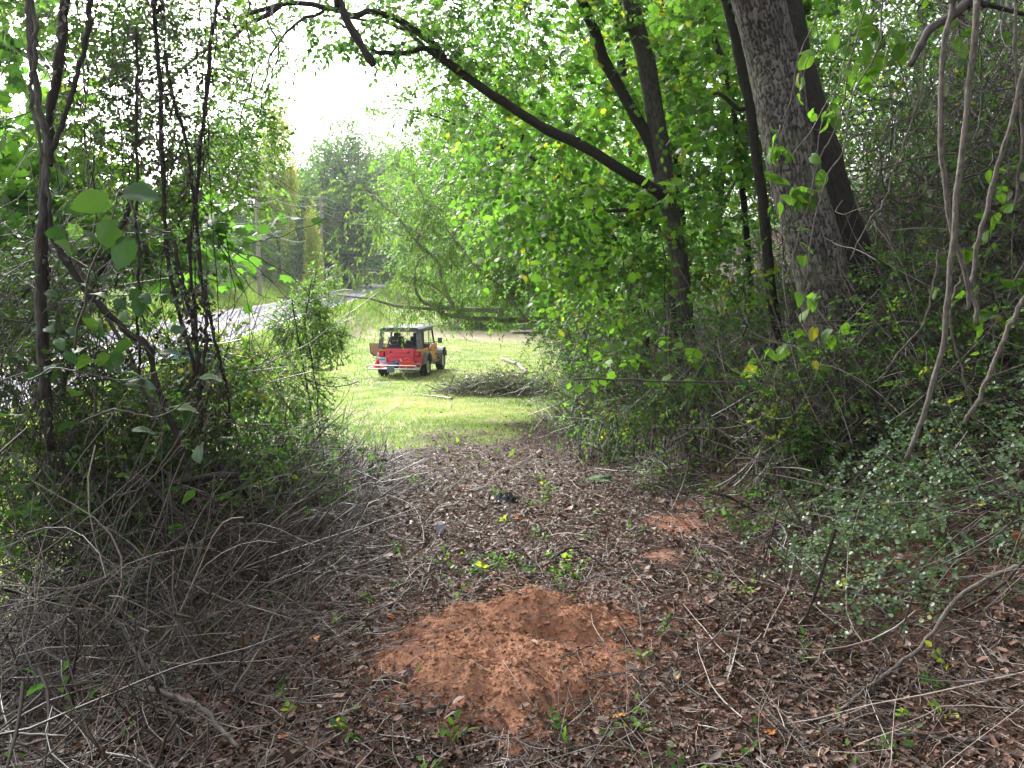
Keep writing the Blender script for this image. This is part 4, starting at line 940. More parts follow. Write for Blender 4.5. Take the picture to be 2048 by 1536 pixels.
# hero leaves as parts
def leaf_parts(t, base, spots, tpl, size, mt, n=1, tilt=.6, name='leaf', jitter=.0):
    V0, Q, T = tpl; mbL = MB(); mbL.add(V0 * size, quads=Q or None, tris=T or None); me = mbL.mesh(name, mt)
    for s in spots:
        o_ = bpy.data.objects.new(name, me); C.objects.link(o_); o_.parent = t
        o_.location = Vector(np.array(s) - base + rng.normal(0, 1, 3) * jitter)
        o_.rotation_euler = (rng.normal(.55, tilt * .6), rng.normal(.5, tilt), rng.random() * 6.283); sc = rng.uniform(.65, 1.3); o_.scale = (sc, sc * rng.uniform(.85, 1.1), sc)
def spray_spots(cent, rad, nst, per, L=.3):
    out = []
    for _ in range(nst):
        p = cent + rng.normal(0, .5, 3) * rad; dd = nrm(rng.normal(0, 1, 3) * [1, .7, .4])
        for k in range(per): out.append(p + dd * L * k / per + rng.normal(0, .02, 3) + [0, 0, -.06 * (k / per)**2])
    return out
leaf_parts(t, b_, spray_spots(at(1270, 400, 7.2), np.array([1.0, .35, .45]), 20, 5) + spray_spots(at(1150, 500, 7.2), np.array([.9, .4, .5]), 14, 5) + spray_spots(at(1350, 240, 8.4), np.array([.9, .2, .5]), 20, 5), LOBED, .105, G['lobed_part'])

# --- straight dark trunks behind
for (pl, dd, rr, l, bm) in (
    ([(1322, -40), (1327, 0), (1333, 179), (1345, 380), (1352, 600), (1356, 760)], 10.5, .15, 'straight dark trunk standing behind the fork of the slender tree', 'bark_dark'),
    ([(1450, -40), (1455, 0), (1476, 102), (1499, 205), (1512, 307), (1527, 410), (1537, 537), (1550, 650), (1560, 760)], 7.0, .048, 'thin dark trunk just left of the leaning tree, bare at its top', 'bark_dark'),
    ([(1232, -40), (1245, 150), (1268, 330), (1275, 520), (1290, 700)], 11.5, .075, 'thin dark trunk between the left fork and the bright leaves', 'bark_dark'),
    ([(1405, 0), (1440, 110), (1462, 190), (1480, 330), (1500, 560), (1505, 720)], 9.2, .04, 'crooked thin trunk leaning between the straight trunk and the leaning tree', 'bark_dark')):
    q = pxs(pl, dd); t, b_, P = world_tree(q + [to_ground(q[-1])], [rr * .9] * 3 + [rr, rr * 1.1], 'slender_tree', l, 'tree', 'trees of the clearing', bm)
    crown(t, b_, [(at(pl[0][0], -160, dd + .5), (1.6, 1.2, .8), 22, 16, 0), (P[12] + [rng.normal(0, .4), 1.2, .3], (1.0, .4, .9), 13, 15, -.1)], LOBED, .08, LT)
t, b_, P = world_tree(pxs([(1470, 215), (1440, 190), (1428, 188)], 7.0)[::-1] + pxs([(1495, 215)], 7.0), [.012, .018, .02], 'bare_snag', 'short bare dark snag jutting left from the thin trunk beside the leaning tree', 'branch', None, n=12)

# --- thin stems at mid right (bush of saplings)
for k, (a, b, dd, l) in enumerate([((1205, 560), (1225, 800), 9.5, 'thin grey sapling stem at the left edge of the bank thicket'), ((1250, 480), (1268, 790), 9, 'thin grey sapling stem left of the forked tree'), ((1290, 540), (1305, 800), 8.6, 'pale thin stem just left of the forked trunk'), ((1415, 520), (1440, 790), 8, 'thin dark stem right of the forked trunk'), ((1310, 420), (1330, 830), 8.2, 'straight pole-like stem beside the forked trunk'), ((1490, 560), (1440, 840), 7, 'leaning sapling stem below the crooked trunk'), ((1175, 640), (1160, 800), 10.5, 'small sapling at the corner where lawn meets bank')]):
    q = [at(a[0], a[1], dd), at((a[0] + b[0]) / 2 + 8, (a[1] + b[1]) / 2, dd), at(b[0], b[1], dd)]
    t, b_, P = world_tree(q + [to_ground(q[-1])], [.006, .009, .011, .013], 'sapling', l, 'sapling', 'saplings on the bank', 'bark_grey', n=20, sides=7, wob=.05)
    crown(t, b_, [(P[2] + [0, 0, .1], (.6, .5, .4), 8, 11, .1)], LOBED, .055, LT, nleaf=5)
    leaf_parts(t, b_, spray_spots(P[5], np.array([.5, .3, .4]), 8, 4), LOBED, .075, G['lobed_part'])

# --- fine-leaved trees overhanging the lawn from the right
for (pl, dd, rr, blobs, tp_, ls, mm, l) in (
    ([(1290, 620), (1240, 500), (1150, 380), (1040, 300)], 14, .07, [((1150, 420), 14, (1.9, 1.6, 1.5), 60, 22, 0), ((1020, 300), 14.5, (1.6, 1.4, 1.1), 44, 20, .1), ((990, 150), 14, (1.1, 1.2, 1.2), 30, 20, .1), ((1120, 170), 15, (2.2, 1.6, 1.8), 60, 22, .1)], OVAL, .062, FT, 'fine leaved tree leaning from the bank over the right side of the lawn'),
    ([(1230, 640), (1180, 540), (1100, 470), (1010, 420)], 20, .10, [((1080, 470), 20, (2.2, 2, 1.6), 70, 22, -.1), ((960, 400), 20, (1.9, 1.6, 1.6), 50, 22, .05), ((1150, 560), 19, (1.6, 1.4, 1.2), 44, 20, -.1), ((900, 310), 21, (1.5, 1.4, 1.3), 34, 20, .1)], OVAL, .08, FT, 'leafy tree with dark and bright sprays hanging over the brush pile'),
    ([(1200, 660), (1150, 600), (1100, 560)], 25, .11, [((1100, 560), 25, (2.4, 2.2, 1.2), 60, 22, .1), ((1010, 520), 26, (2.4, 2.2, 1.7), 60, 22, .1), ((1180, 640), 23, (1.6, 1.6, 1.3), 50, 22, 0)], OVAL, .10, FT, 'yellow green tree behind the brush pile at the edge of the lawn')):
    q = pxs(pl, dd)[::-1]; t, b_, P = world_tree(q + [to_ground(q[-1], .3)], [rr * .4, rr * .7, rr, rr * 1.2], 'overhanging_tree', l, 'tree', 'trees leaning over the lawn', 'bark_dark', n=30, sides=9)
    for (c, dd2, rd, nc, npr, ts) in blobs[:]:
        cc = at(c[0], c[1], dd2); i = int(np.argmin(np.linalg.norm(P - cc, axis=1)))
        for q_ in range(4): branch(t, b_, [P[i], (P[i] + cc) / 2 + rng.normal(0, .2, 3), cc + rng.normal(0, .55, 3) * rd], rr * .35, .006, n=12, sides=5, wob=.03)
    crown(t, b_, [(at(c[0], c[1], dd2), rd, nc, npr, ts) for (c, dd2, rd, nc, npr, ts) in blobs], tp_, ls, mm, nleaf=7)

# --- grey-limbed tree with narrow leaves drooping above the vehicle
d = 18.5
q = pxs([(1092, 640, 20), (1040, 640, 19.5), (997, 639, 19), (928, 634, 18.6), (884, 629, 18.5)])
lx = at(1120, 660, 20.5)
t, b_, P = world_tree([to_ground(lx, .5)] + [lx] + q, [.13, .11, .09, .08, .07, .06, .045], 'drooping_tree', 'low grey limbed tree with narrow drooping leaves reaching left above the vehicle', 'tree', 'trees leaning over the lawn', 'bark_silver', n=50, sides=10, wob=.02)
brs = []
for pl, r0, r1 in (([(1000, 632), (993, 622), (911, 618), (860, 610), (838, 596), (829, 559), (840, 520), (870, 500)], .07, .015), ([(884, 629), (874, 619), (792, 612), (740, 598), (669, 590), (640, 596)], .05, .01), ([(911, 617), (884, 569), (877, 525), (833, 484), (800, 440), (775, 419), (744, 385), (700, 350)], .045, .008), ([(928, 634), (900, 600), (860, 570), (800, 550), (730, 540), (680, 545)], .03, .008),
                   ([(1050, 640), (1010, 580), (960, 540), (900, 470), (850, 400)], .05, .01), ([(877, 525), (850, 500), (800, 470), (750, 450), (700, 445)], .02, .006), ([(833, 484), (850, 430), (840, 380), (810, 330), (800, 300)], .025, .006), ([(1000, 632), (1020, 600), (1060, 560), (1010, 520), (985, 560)], .03, .008)):
    brs.append(branch(t, b_, pxs(pl, d), r0, r1, 'bark_silver', n=26, sides=6, wob=.02))
mb = MB()
for Bq, nn in zip(brs, (46, 34, 44, 34, 44, 22, 30, 40)):
    i = rng.integers(5, len(Bq) - 1, nn); f = rng.random((nn, 1)); p = Bq[i] * (1 - f) + Bq[i + 1 - (i == len(Bq) - 1)] * f + rng.normal(0, .05, (nn, 3))
    Dd = rng.normal(0, 1, (nn, 3)) * [1, 1, .5]; sec = wander(p, Dd, rng.uniform(.25, .9, nn), 5, .5, .1, .12)
    tubes(mb, sec - b_, np.outer(rng.uniform(.004, .008, nn), [1, .85, .7, .5, .35]), 3, tint=rng.random(nn), m=1)
    for k in (1, 2, 3, 4):
        pp = sec[:, k] ; sprays(mb, pp - b_, nrm(sec[:, k] - sec[:, k - 1]) * .6 + rng.normal(0, .5, (nn, 3)), rng.uniform(.2, .42, nn), 8, NARROW, .098, .55, np.clip(rng.normal(.5, .22, nn), 0, 1), tr=.002, hang=.9, spread=.6)
mb.build('crown', WT, t, kind='stuff')
# spray of the same kind of leaves hanging in the sky gap
t, b_, P = world_tree([at(1180, 430, 14.5), at(1060, 330, 14), at(930, 260, 13.5), at(820, 220, 13), at(690, 215, 12.7)], [.03, .025, .018, .012, .006], 'hanging_bough', 'drooping bough of narrow leaves crossing the sky gap below the arching branch', 'branch', 'trees leaning over the lawn', 'bark_dark', n=30, sides=6)
mb = MB(); nn = 75; i = rng.integers(4, 29, nn); p = P[i] + rng.normal(0, .12, (nn, 3)); sec = wander(p, rng.normal(0, 1, (nn, 3)) * [1, .8, .6], rng.uniform(.3, 1.2, nn), 5, .5, .1, .08)
tubes(mb, sec - b_, np.outer(rng.uniform(.003, .006, nn), [1, .85, .7, .5, .35]), 3, tint=rng.random(nn), m=1)
for k in (1, 2, 3, 4): sprays(mb, sec[:, k] - b_, rng.normal(0, 1, (nn, 3)) * [1, 1, .5], rng.uniform(.2, .36, nn), 8, NARROW, .075, .6, np.clip(rng.normal(.35, .2, nn), 0, 1), tr=.0018, hang=.9, spread=.6)
mb.build('foliage', WT, t, kind='stuff')

# ================================================================ LEFT THICKET
VIN = 'vines and stems of the left thicket'
def vine(pl, d, r0, r1, label, mt='bark_dark', name='hanging_vine', wob=.012, n=46, cat='vine', group=VIN, sides=8, lump=.1):
    pts = pxs(pl, d); base = np.array(pts[-1]); o_ = None
    P = smooth_path(np.array(pts), n); w = rng.normal(0, 1, (n, 3)); w = (w + np.roll(w, 1, 0) + np.roll(w, -1, 0)) / 3 * wob; P = P + w
    r = np.linspace(r0, r1, n) * (1 + lump * rng.normal(0, 1, n)); r = np.concatenate([[r[0] * .03], r, [r[-1] * .03]]); P2_ = np.vstack([P[0] + (P[0] - P[1]) * .01, P, P[-1] + (P[-1] - P[-2]) * .01])
    mb = MB(); tubes(mb, (P2_ - base)[None], r[None], sides, tint=np.array([.4]))
    o_ = mb.build(name, G[mt], label=label, cat=cat, group=group); o_.location = tuple(base); return P
VL = [
 ([(140, -60), (130, 0), (120, 120), (98, 230), (88, 330), (85, 480), (88, 620), (95, 760), (100, 900)], 4.0, .024, .020, 'thick dark vine trunk at far left, the right one of a twisted pair', 'bark_dark'),
 ([(50, -60), (60, 60), (76, 200), (96, 290), (84, 400), (76, 520), (78, 640), (85, 800)], 3.9, .018, .016, 'thinner vine twisted round the thick dark trunk at far left', 'bark_grey'),
 ([(84, 360), (95, 430), (130, 520), (200, 610), (250, 660), (292, 690), (315, 770), (350, 870), (400, 980), (450, 1060)], 4.3, .020, .016, 'dark stem curving right in an S from the far left trunk', 'bark_dark'),
 ([(120, 450), (160, 540), (220, 640), (275, 740), (310, 830), (380, 940), (440, 1020)], 4.5, .013, .012, 'straight brown stem leaning down to the right behind the S shaped stem', 'bark_vine'),
 ([(305, -50), (310, 0), (318, 150), (325, 330), (335, 500), (356, 620), (390, 750), (402, 850)], 4.6, .014, .011, 'dark hanging vine dropping straight through the middle of the left foliage', 'bark_dark'),
 ([(440, -50), (435, 0), (420, 100), (405, 250), (395, 400), (402, 560), (420, 640), (445, 740), (456, 800), (448, 900)], 4.8, .013, .010, 'dark vine right of the left foliage with a kink near its foot', 'bark_dark'),
 ([(270, 60), (275, 200), (272, 400), (278, 520), (275, 640), (282, 760)], 4.4, .009, .008, 'very thin straight vine left of the middle hanging vine', 'bark_dark'),
 ([(330, 100), (342, 180), (370, 280), (388, 400), (380, 520), (392, 660), (398, 830)], 4.7, .012, .010, 'crooked thin vine between the two long hanging vines', 'bark_dark'),
 ([(262, 400), (240, 470), (210, 530), (170, 600), (150, 680), (120, 800)], 4.6, .016, .013, 'dark stem leaning down to the left across the thicket', 'bark_dark'),
 ([(60, -40), (72, 100), (62, 200), (92, 330), (100, 420)], 3.6, .010, .008, 'pale knotted vine against the bright sky at far left', 'bark_grey'),
 ([(180, -40), (175, 60), (150, 160), (120, 260), (98, 330)], 3.9, .012, .012, 'slanting dark vine joining the far left trunk from above', 'bark_dark'),
 ([(410, 560), (412, 680), (396, 800), (400, 860)], 4.2, .010, .008, 'short dark vine hanging in front of the road', 'bark_dark'),
 ([(345, 480), (368, 580), (386, 650), (400, 730), (402, 860)], 4.25, .012, .009, 'thin dark vine hanging close beside the kinked vine', 'bark_dark'),
]
for (pl, d, r0, r1, l, mt) in VL: vine(pl, d, r0, r1, l, mt, n=70, lump=.12, wob=.007)
ORD = ['first', 'second', 'third', 'fourth', 'fifth', 'sixth', 'seventh', 'eighth', 'ninth', 'tenth', 'eleventh', 'twelfth']
for k in range(12):
    x0 = 110 + k * 38 + rng.uniform(-12, 12); xx = x0 + np.cumsum(rng.normal(0, 12, 7)); yb = rng.uniform(330, 760) if x0 < 430 else rng.uniform(220, 420)
    vine([(float(xx[i]), float(-50 + (yb + 50) * i / 6)) for i in range(7)], float(rng.uniform(4.3, 5.6)), .0045, .003, f'{ORD[k]} from the left of the hair thin dark vines dangling in the left foliage', 'bark_dark', 'thin_vine', .006, 40, 'vine', 'hair thin vines dangling in the left foliage', 5, .2)
mb = MB(); pv = []
for (pl, d, k) in ((VL[4][0], 4.55, 60), (VL[5][0], 4.75, 70), (VL[7][0], 4.65, 60), (VL[12][0], 4.2, 50), (VL[0][0], 3.95, 30), (VL[6][0], 4.35, 40)):
    Pq = smooth_path(np.array(pxs(pl, d)), 60); pv.append(Pq[rng.integers(8, 58, k)] + rng.normal(0, .035, (k, 3)))
pv = np.concatenate(pv); sprays(mb, pv, rng.normal(0, 1, pv.shape) * [1, 1, .3] - [0, 0, .6], rng.uniform(.04, .12, len(pv)), 4, CURLED, .036, .5, rng.random(len(pv)), tr=.001, hang=.9)
mb.build('dry_vine_leaves', [twig_mat('dark_dry_leaf', [(0, (.012, .013, .008)), (.7, (.035, .035, .02)), (1, (.09, .08, .045))]), G['twig_dark']], kind='stuff', label='dark shrivelled leaves clinging to the hanging vines of the left thicket', cat='leaves')
vine([(676, -60), (679, 0), (697, 47), (719, 83), (748, 132)], 3.0, .017, .014, 'thick dark branch end poking down from the top edge, blunt tip', 'bark_dark', 'broken_branch', .003, 20, 'branch', None, 10)
t_ = None
vine([(120, 930), (200, 960), (290, 975), (382, 960), (480, 950)], 4.2, .026, .018, 'dark log lying level inside the thicket', 'bark_dark', 'fallen_limb', .015, 24, 'fallen limb')
vine([(270, 950), (330, 1000), (382, 1049), (439, 1103), (465, 1163)], 3.9, .022, .015, 'dark brown fallen limb slanting down to the right inside the thicket', 'bark_dark', 'fallen_limb', .01, 24, 'fallen limb')
vine([(440, 930), (508, 1000), (553, 1068), (610, 1114), (668, 1148), (700, 1160)], 4.6, .024, .016, 'dark fallen limb slanting from the thicket down to the path', 'bark_dark', 'fallen_limb', .01, 24, 'fallen limb')
# upper foliage of the thicket: fine leaves on twigs against the sky
def thicket_plant(name, label, cat, blobs, tpl, ls, mats, nleaf=6, group='foliage of the left thicket', twigs=0, tw=('twig_dark', .004, 1.0, (0, 0, 1)), tr=.0018, hang=.25, droop=.3):
    c0 = np.array(blobs[0][0]); base = np.array([c0[0], c0[1], gz(c0[0], c0[1])]); t = empty(name, tuple(base), label, cat, group)
    crown(t, base, blobs, tpl, ls, mats, nleaf, name='foliage', tr=tr, hang=hang, droop=droop)
    if twigs:
        mb = MB(); per = max(1, twigs // len(blobs))
        for (c, rad, nc, npr, ts) in blobs:
            p = np.array(c) - base + rng.normal(0, .5, (per, 3)) * rad; dd = rng.normal(0, .45, (per, 3)) + np.array(tw[3])
            tubes(mb, wander(p - nrm(dd) * tw[2] * .5, dd, tw[2] * rng.uniform(.5, 1.4, per), 8, .6, .1), np.outer(tw[1] * rng.uniform(.5, 1.5, per), np.linspace(1, .4, 8)), 4, tint=rng.random(per))
        mb.build('stems', G[tw[0]], t, kind='stuff')
    return t, base
thicket_plant('vine_curtain', 'fine leaved vine curtain, dark against the white sky at upper left', 'vine', [(at(300, 180, 5.0), (.45, .5, .5), 52, 12, -.1), (at(250, 40, 5.0), (.7, .5, .25), 34, 12, -.1), (at(330, 330, 5.2), (.4, .4, .35), 20, 11, 0), (at(200, 240, 4.8), (.3, .4, .3), 9, 10, -.1), (at(420, 60, 5.4), (.5, .4, .2), 12, 10, -.05), (at(280, 420, 4.8), (.35, .4, .2), 10, 10, 0)], OVAL, .034, DT, 6, twigs=220, tw=('twig_dark', .0025, .8, (0, 0, -1.2)))
thicket_plant('leafy_bough', 'brighter small leaved bough hanging left of the sky gap', 'branch', [(at(490, 230, 6.4), (.22, .4, .4), 20, 11, .15), (at(470, 350, 6.2), (.28, .4, .25), 18, 11, .25), (at(520, 90, 6.6), (.25, .4, .2), 8, 10, 0), (at(600, 15, 6.8), (.5, .4, .1), 7, 9, -.05)], OVAL, .042, [G['fine'], G['twig_dark']], 6, twigs=60, tw=('twig_dark', .004, .8, (0, 0, -.6)), group=None)
thicket_plant('broad_leaved_tree', 'broad lobed leaves glowing green at the far left edge', 'tree', [(at(50, 260, 7.5), (.5, .5, .22), 14, 9, .1), (at(90, 385, 7.3), (.7, .5, .22), 22, 10, .1), (at(0, 20, 7), (.4, .5, .18), 8, 9, -.1), (at(330, 480, 6.8), (.5, .4, .2), 14, 9, -.05), (at(50, 520, 6.5), (.5, .5, .3), 18, 10, -.1)], LOBED, .13, [G['lobed'], G['twig_dark']], 4, twigs=40, tw=('twig_dark', .008, 1.2, (0, 0, .6)))
# big leaves singly
tb = at(230, 400, 3.6); base = np.array([tb[0], tb[1], gz(tb[0], tb[1])]); t = empty('large_leaved_vine', tuple(base), 'vine with very large heart shaped leaves hanging in front of the left trunks', 'vine')
mb = MB()
for q in ([(150, 700), (180, 560), (210, 470), (240, 380)], [(60, 760), (120, 740), (240, 760), (330, 740)], [(240, 380), (300, 450), (370, 460)], [(150, 850), (230, 820), (330, 830), (400, 760)], [(300, 960), (360, 880), (400, 800)]):
    limb(mb, np.array(pxs(q, 3.6)) - base, .006, .003, 20, 5, .01)
mb.build('stem', G['twig_dark'], t)
V0, Q, T = HEART_FINE; mbL = MB(); mbL.add(V0 * .85, quads=Q); meL = mbL.mesh('leaf', G['big_part'])
def hero_leaf(px, py, d, size, rot):
    o_ = bpy.data.objects.new('leaf', meL); C.objects.link(o_); o_.parent = t; o_.location = Vector(at(px, py, d) - base); o_.rotation_euler = tuple(R(a) for a in rot); o_.scale = (size,) * 3
for (px, py, d, s, rot) in ((215, 400, 3.4, .17, (62, 10, 200)), (170, 430, 3.5, .13, (40, -20, 150)), (275, 375, 3.6, .12, (50, 0, 60)), (130, 470, 3.7, .11, (60, -10, 230)), (300, 420, 3.5, .10, (75, 20, 280)), (235, 455, 3.3, .17, (100, 30, 250)), (255, 480, 3.3, .15, (80, 70, 200)), (250, 385, 3.5, .17, (50, 0, 20)), (195, 720, 3.6, .14, (12, 10, 170)), (235, 745, 3.5, .15, (-8, 5, 10)), (255, 765, 3.5, .15, (14, 4, 5)), (150, 780, 3.6, .14, (30, 10, 120)), (35, 830, 3.4, .15, (10, 0, 180)), (15, 850, 3.4, .12, (20, 10, 180)), (400, 755, 3.8, .13, (10, 0, 10)), (350, 815, 3.7, .13, (12, 6, 20)), (170, 845, 3.6, .16, (15, 8, 180)), (265, 860, 3.6, .12, (8, 4, 20)), (390, 985, 3.5, .10, (60, 20, 230)), (385, 825, 3.8, .13, (70, 30, 250)), (320, 705, 3.8, .12, (14, 0, 20)), (55, 100, 4.2, .12, (60, 10, 60)), (110, 480, 3.9, .11, (60, 10, 60)), (400, 890, 3.4, .12, (40, 30, 280)), (135, 1355, 2.4, .055, (70, 20, 260)), (137, 1325, 2.4, .055, (70, 20, 260)), (85, 1370, 2.3, .06, (50, 20, 200)), (70, 1350, 2.3, .06, (50, -20, 150)), (188, 1384, 2.4, .045, (70, 10, 260)), (210, 1384, 2.4, .04, (70, 10, 280))):
    hero_leaf(px, py, d, s, rot)
leaf_parts(t, base, spray_spots(at(250, 640, 3.9), np.array([.45, .3, .35]), 14, 3), HEART_FINE, .075, G['big_part'], tilt=.5)
# middle of the thicket
thicket_plant('tangled_shrub', 'dark small leaved shrub tangle at the left edge below the broad leaves', 'shrub', [(at(70, 600, 4.6), (.5, .5, .45), 36, 13, -.1), (at(60, 800, 4.4), (.6, .6, .5), 36, 13, -.1), (at(120, 950, 4.4), (.6, .5, .3), 26, 12, -.1)], OVAL, .035, DT, 6, twigs=700, tw=('twig_dark', .0035, .8, (.2, 0, .8)))
thicket_plant('tangled_shrub', 'green leafed shrub in the middle of the left thicket below the road', 'shrub', [(at(330, 760, 5.2), (.55, .5, .28), 22, 11, .25), (at(440, 760, 5.4), (.35, .4, .2), 15, 11, .3), (at(240, 900, 4.6), (.6, .5, .35), 28, 12, 0), (at(400, 900, 5.0), (.5, .5, .35), 34, 12, .05), (at(150, 1080, 3.9), (.5, .4, .2), 16, 11, -.15), (at(520, 1010, 5.2), (.45, .4, .2), 16, 11, 0), (at(560, 930, 6), (.5, .5, .3), 26, 12, .0), (at(330, 1000, 4.6), (.6, .5, .2), 18, 11, -.1)], OVAL, .045, [G['lobed'], G['twig_dark']], 6, twigs=800, tw=('twig_dark', .0035, .9, (.3, 0, .7)))
thicket_plant('small_leaved_shrub', 'bright green small leaved shrub leaning over the left of the lawn', 'shrub', [(at(600, 640, 8.4), (.26, .4, .25), 24, 13, .2), (at(570, 760, 8.0), (.42, .5, .32), 30, 13, .25), (at(580, 870, 7.6), (.42, .5, .32), 26, 13, .15), (at(630, 590, 8.6), (.16, .3, .2), 12, 12, .2), (at(655, 660, 8.6), (.18, .3, .22), 12, 12, .2), (at(500, 740, 7.4), (.26, .4, .22), 12, 11, .2)], OVAL, .036, [G['fine'], G['twig_dark']], 7, twigs=160, tw=('twig_dark', .004, .9, (.2, 0, .9)))
for (pl, l) in (([(622, 560), (612, 660), (630, 770), (640, 860), (650, 930)], 'thin upright stem in the small leaved shrub, right one of two'), ([(585, 600), (600, 700), (618, 800), (632, 920)], 'thin upright stem in the small leaved shrub, left one of two')):
    vine(pl, 8.0, .006, .010, l, 'bark_dark', 'shrub_stem', .012, 30, 'stem', VIN, 6)
# bare arching twigs in front of the road
for k, (x0, y0, x1, y1, x2, y2, l) in enumerate([(430, 480, 480, 560, 510, 660, 'thin arching bare twig in front of the road, leftmost of the fan'), (440, 480, 500, 570, 540, 600, 'thin arching bare twig crossing the fan over the road'), (450, 490, 520, 540, 590, 610, 'longest arching bare twig of the fan above the shrub'), (445, 470, 470, 590, 450, 650, 'thin bare twig hanging nearly straight in the fan'), (470, 500, 590, 560, 640, 650, 'bare twig sweeping right towards the bright shrub'), (500, 490, 560, 470, 650, 440, 'bare twig rising right in front of the utility poles')]):
    vine([(x0, y0), (x1, y1), (x2, y2)], 5.4, .004, .0018, l, 'bark_dark', 'bare_twig', .012, 20, 'twig', 'bare twigs arching before the road', 5)
# brush mass: arching grey stems over the ground at left
def brush(name, label, n, xr_, yr_, zr_, Lr, rr, mt, dirn, grav=.02, curv=1.7, tb=(1.8, 1.7), parent=None, kind='stuff', K=9, minx=None, edge=None):
    x = rng.uniform(*xr_, n); y = rng.uniform(*yr_, n)
    if edge is not None: k = edge(x, y); x, y = x[k], y[k]; n = len(x)
    z = H(x, y) + rng.uniform(0, 1, n)**1.5 * zr_(x, y)
    dd = rng.normal(0, .7, (n, 3)) + np.array(dirn); L = rng.uniform(*Lr, n)
    Wp = wander(np.stack([x, y, z], -1) - nrm(dd) * L[:, None] * .4, dd, L, K, curv, .09, grav)
    g = H(Wp[..., 0], Wp[..., 1]) + .01; Wp[..., 2] = np.maximum(Wp[..., 2], g)
    c = np.array([np.mean(xr_), np.mean(yr_), 0]); c[2] = gz(c[0], c[1])
    ki = rng.integers(2, K - 1, n); bp_ = Wp[np.arange(n), ki]; bd = nrm(Wp[np.arange(n), ki] - Wp[np.arange(n), ki - 1]) + rng.normal(0, .75, (n, 3))
    Wc = wander(bp_, bd, L * rng.uniform(.2, .55, n), 6, 1.6, .14, grav); Wc[..., 2] = np.maximum(Wc[..., 2], H(Wc[..., 0], Wc[..., 1]) + .008)
    mb = MB(); rad_ = np.minimum(rng.gamma(2, rr / 2.2, n) + rr * .25, rr * 3.2); tn = rng.beta(*tb, n)
    tubes(mb, Wp - c, np.outer(rad_, np.linspace(1, .45, K)), 4, tint=tn); tubes(mb, Wc - c, np.outer(rad_ * .55, np.linspace(1, .5, 6)), 3, tint=tn)
    o_ = mb.build(name, G[mt], parent, label=label if parent is None else None, cat='brushwood' if parent is None else None, kind=kind)
    o_.location = tuple(c); return o_
def left_edge(y): return np.interp(y, [1, 2.5, 4, 6.5, 9, 11.5, 14], [-.75, -.85, -.85, -1.15, -1.5, -1.8, -1.8])
brush('dead_brush', 'dense tangle of thin grey leafless stems piled along the left of the path', 3000, (-4.2, -.7), (2.7, 7.8), lambda x, y: .12 + .55 * sst(left_edge(y) - x, 0, 1.2), (.4, 1.3), .0022, 'twig', (.3, .1, .0), edge=lambda x, y: x < left_edge(y) + rng.normal(0, .12, len(x)) - .05)
brush('low_dark_brush', 'dark low brushwood packed beneath the paler dead stems at left', 3000, (-4.2, -.8), (1.9, 8), lambda x, y: .06 + .3 * sst(left_edge(y) - x, 0, 1.2), (.3, 1.0), .0028, 'twig_dark', (.2, .1, .1), edge=lambda x, y: x < left_edge(y) - .05)
brush('upright_brush', 'upright dark leafless stems standing in the left thicket', 2000, (-4.6, -1.2), (3.2, 9.5), lambda x, y: .15 + .85 * sst(left_edge(y) - x, .1, 1.4), (.6, 1.6), .0028, 'twig_dark', (.35, 0, .8), grav=.05, edge=lambda x, y: x < left_edge(y) - .35)
brush('dead_brush', 'grey brown leafless stems heaped at the foot of the bright small leaved shrub', 1100, (-3.6, -1.2), (7, 12.5), lambda x, y: .06 + .35 * sst(left_edge(y) - x, 0, .9), (.3, .9), .0032, 'twig', (.3, 0, .15), edge=lambda x, y: x < left_edge(y) + rng.normal(0, .15, len(x)))

# ================================================================ RIGHT BANK
wall = lambda x, y: .25 + 1.9 * sst(x - right_edge(y), 1.2, 4.0)
brush('vine_tangle', 'dark wall of thin tangled vine stems covering the right bank', 5200, (2.6, 8.0), (3.0, 10.5), wall, (.5, 1.7), .0032, 'twig_grey', (-.2, 0, -.5), grav=.0, curv=1.9, tb=(1.4, 2.0))
brush('vine_tangle', 'grey bare stems hanging high at the top right above the bank', 3600, (2.6, 8.5), (4.5, 10), lambda x, y: 1.6 + 2.8 * sst(x - 2, 0, 3), (.5, 1.7), .0032, 'twig_grey', (-.25, 0, -.8), grav=.0, curv=1.9, tb=(1.6, 2.0))
brush('bank_brush', 'grey leafless stems covering the lower bank around the forked tree', 4000, (1.1, 4.6), (5.0, 17), lambda x, y: .1 + .75 * sst(x - right_edge(y), .1, 1.3), (.4, 1.3), .0036, 'twig_grey', (-.3, 0, .35), edge=lambda x, y: x > right_edge(y) + .15 + rng.normal(0, .12, len(x)))
brush('bank_brush', 'thin pale dead stems sprawled over the near foot of the right bank', 600, (1.3, 4.6), (2.6, 6), lambda x, y: .05 + .25 * sst(x - 1.2, 0, 1.5), (.3, 1.2), .0028, 'twig', (-.5, .2, -.1), edge=lambda x, y: x > .9 + rng.normal(0, .2, len(x)))
mb = MB()
n = 3000; x = rng.uniform(2.6, 8, n); y = rng.uniform(3.2, 10, n); z = H(x, y) + rng.random(n) * (wall(x, y) + .6); p = np.stack([x, y, z], -1)
sprays(mb, p, rng.normal(0, 1, (n, 3)) * [1, 1, .6], rng.uniform(.12, .3, n), 5, OVAL, .05, .5, np.clip(rng.normal(.4, .25, n), 0, 1), tr=.0016)
n = 1500; x = rng.uniform(2.5, 7.5, n); y = rng.uniform(4.5, 9, n); z = H(x, y) + 1.2 + rng.random(n) * 3.4
sprays(mb, np.stack([x, y, z], -1), rng.normal(0, 1, (n, 3)) * [1, 1, .6], rng.uniform(.12, .3, n), 5, OVAL, .052, .5, np.clip(rng.normal(.4, .25, n), 0, 1), tr=.0016)
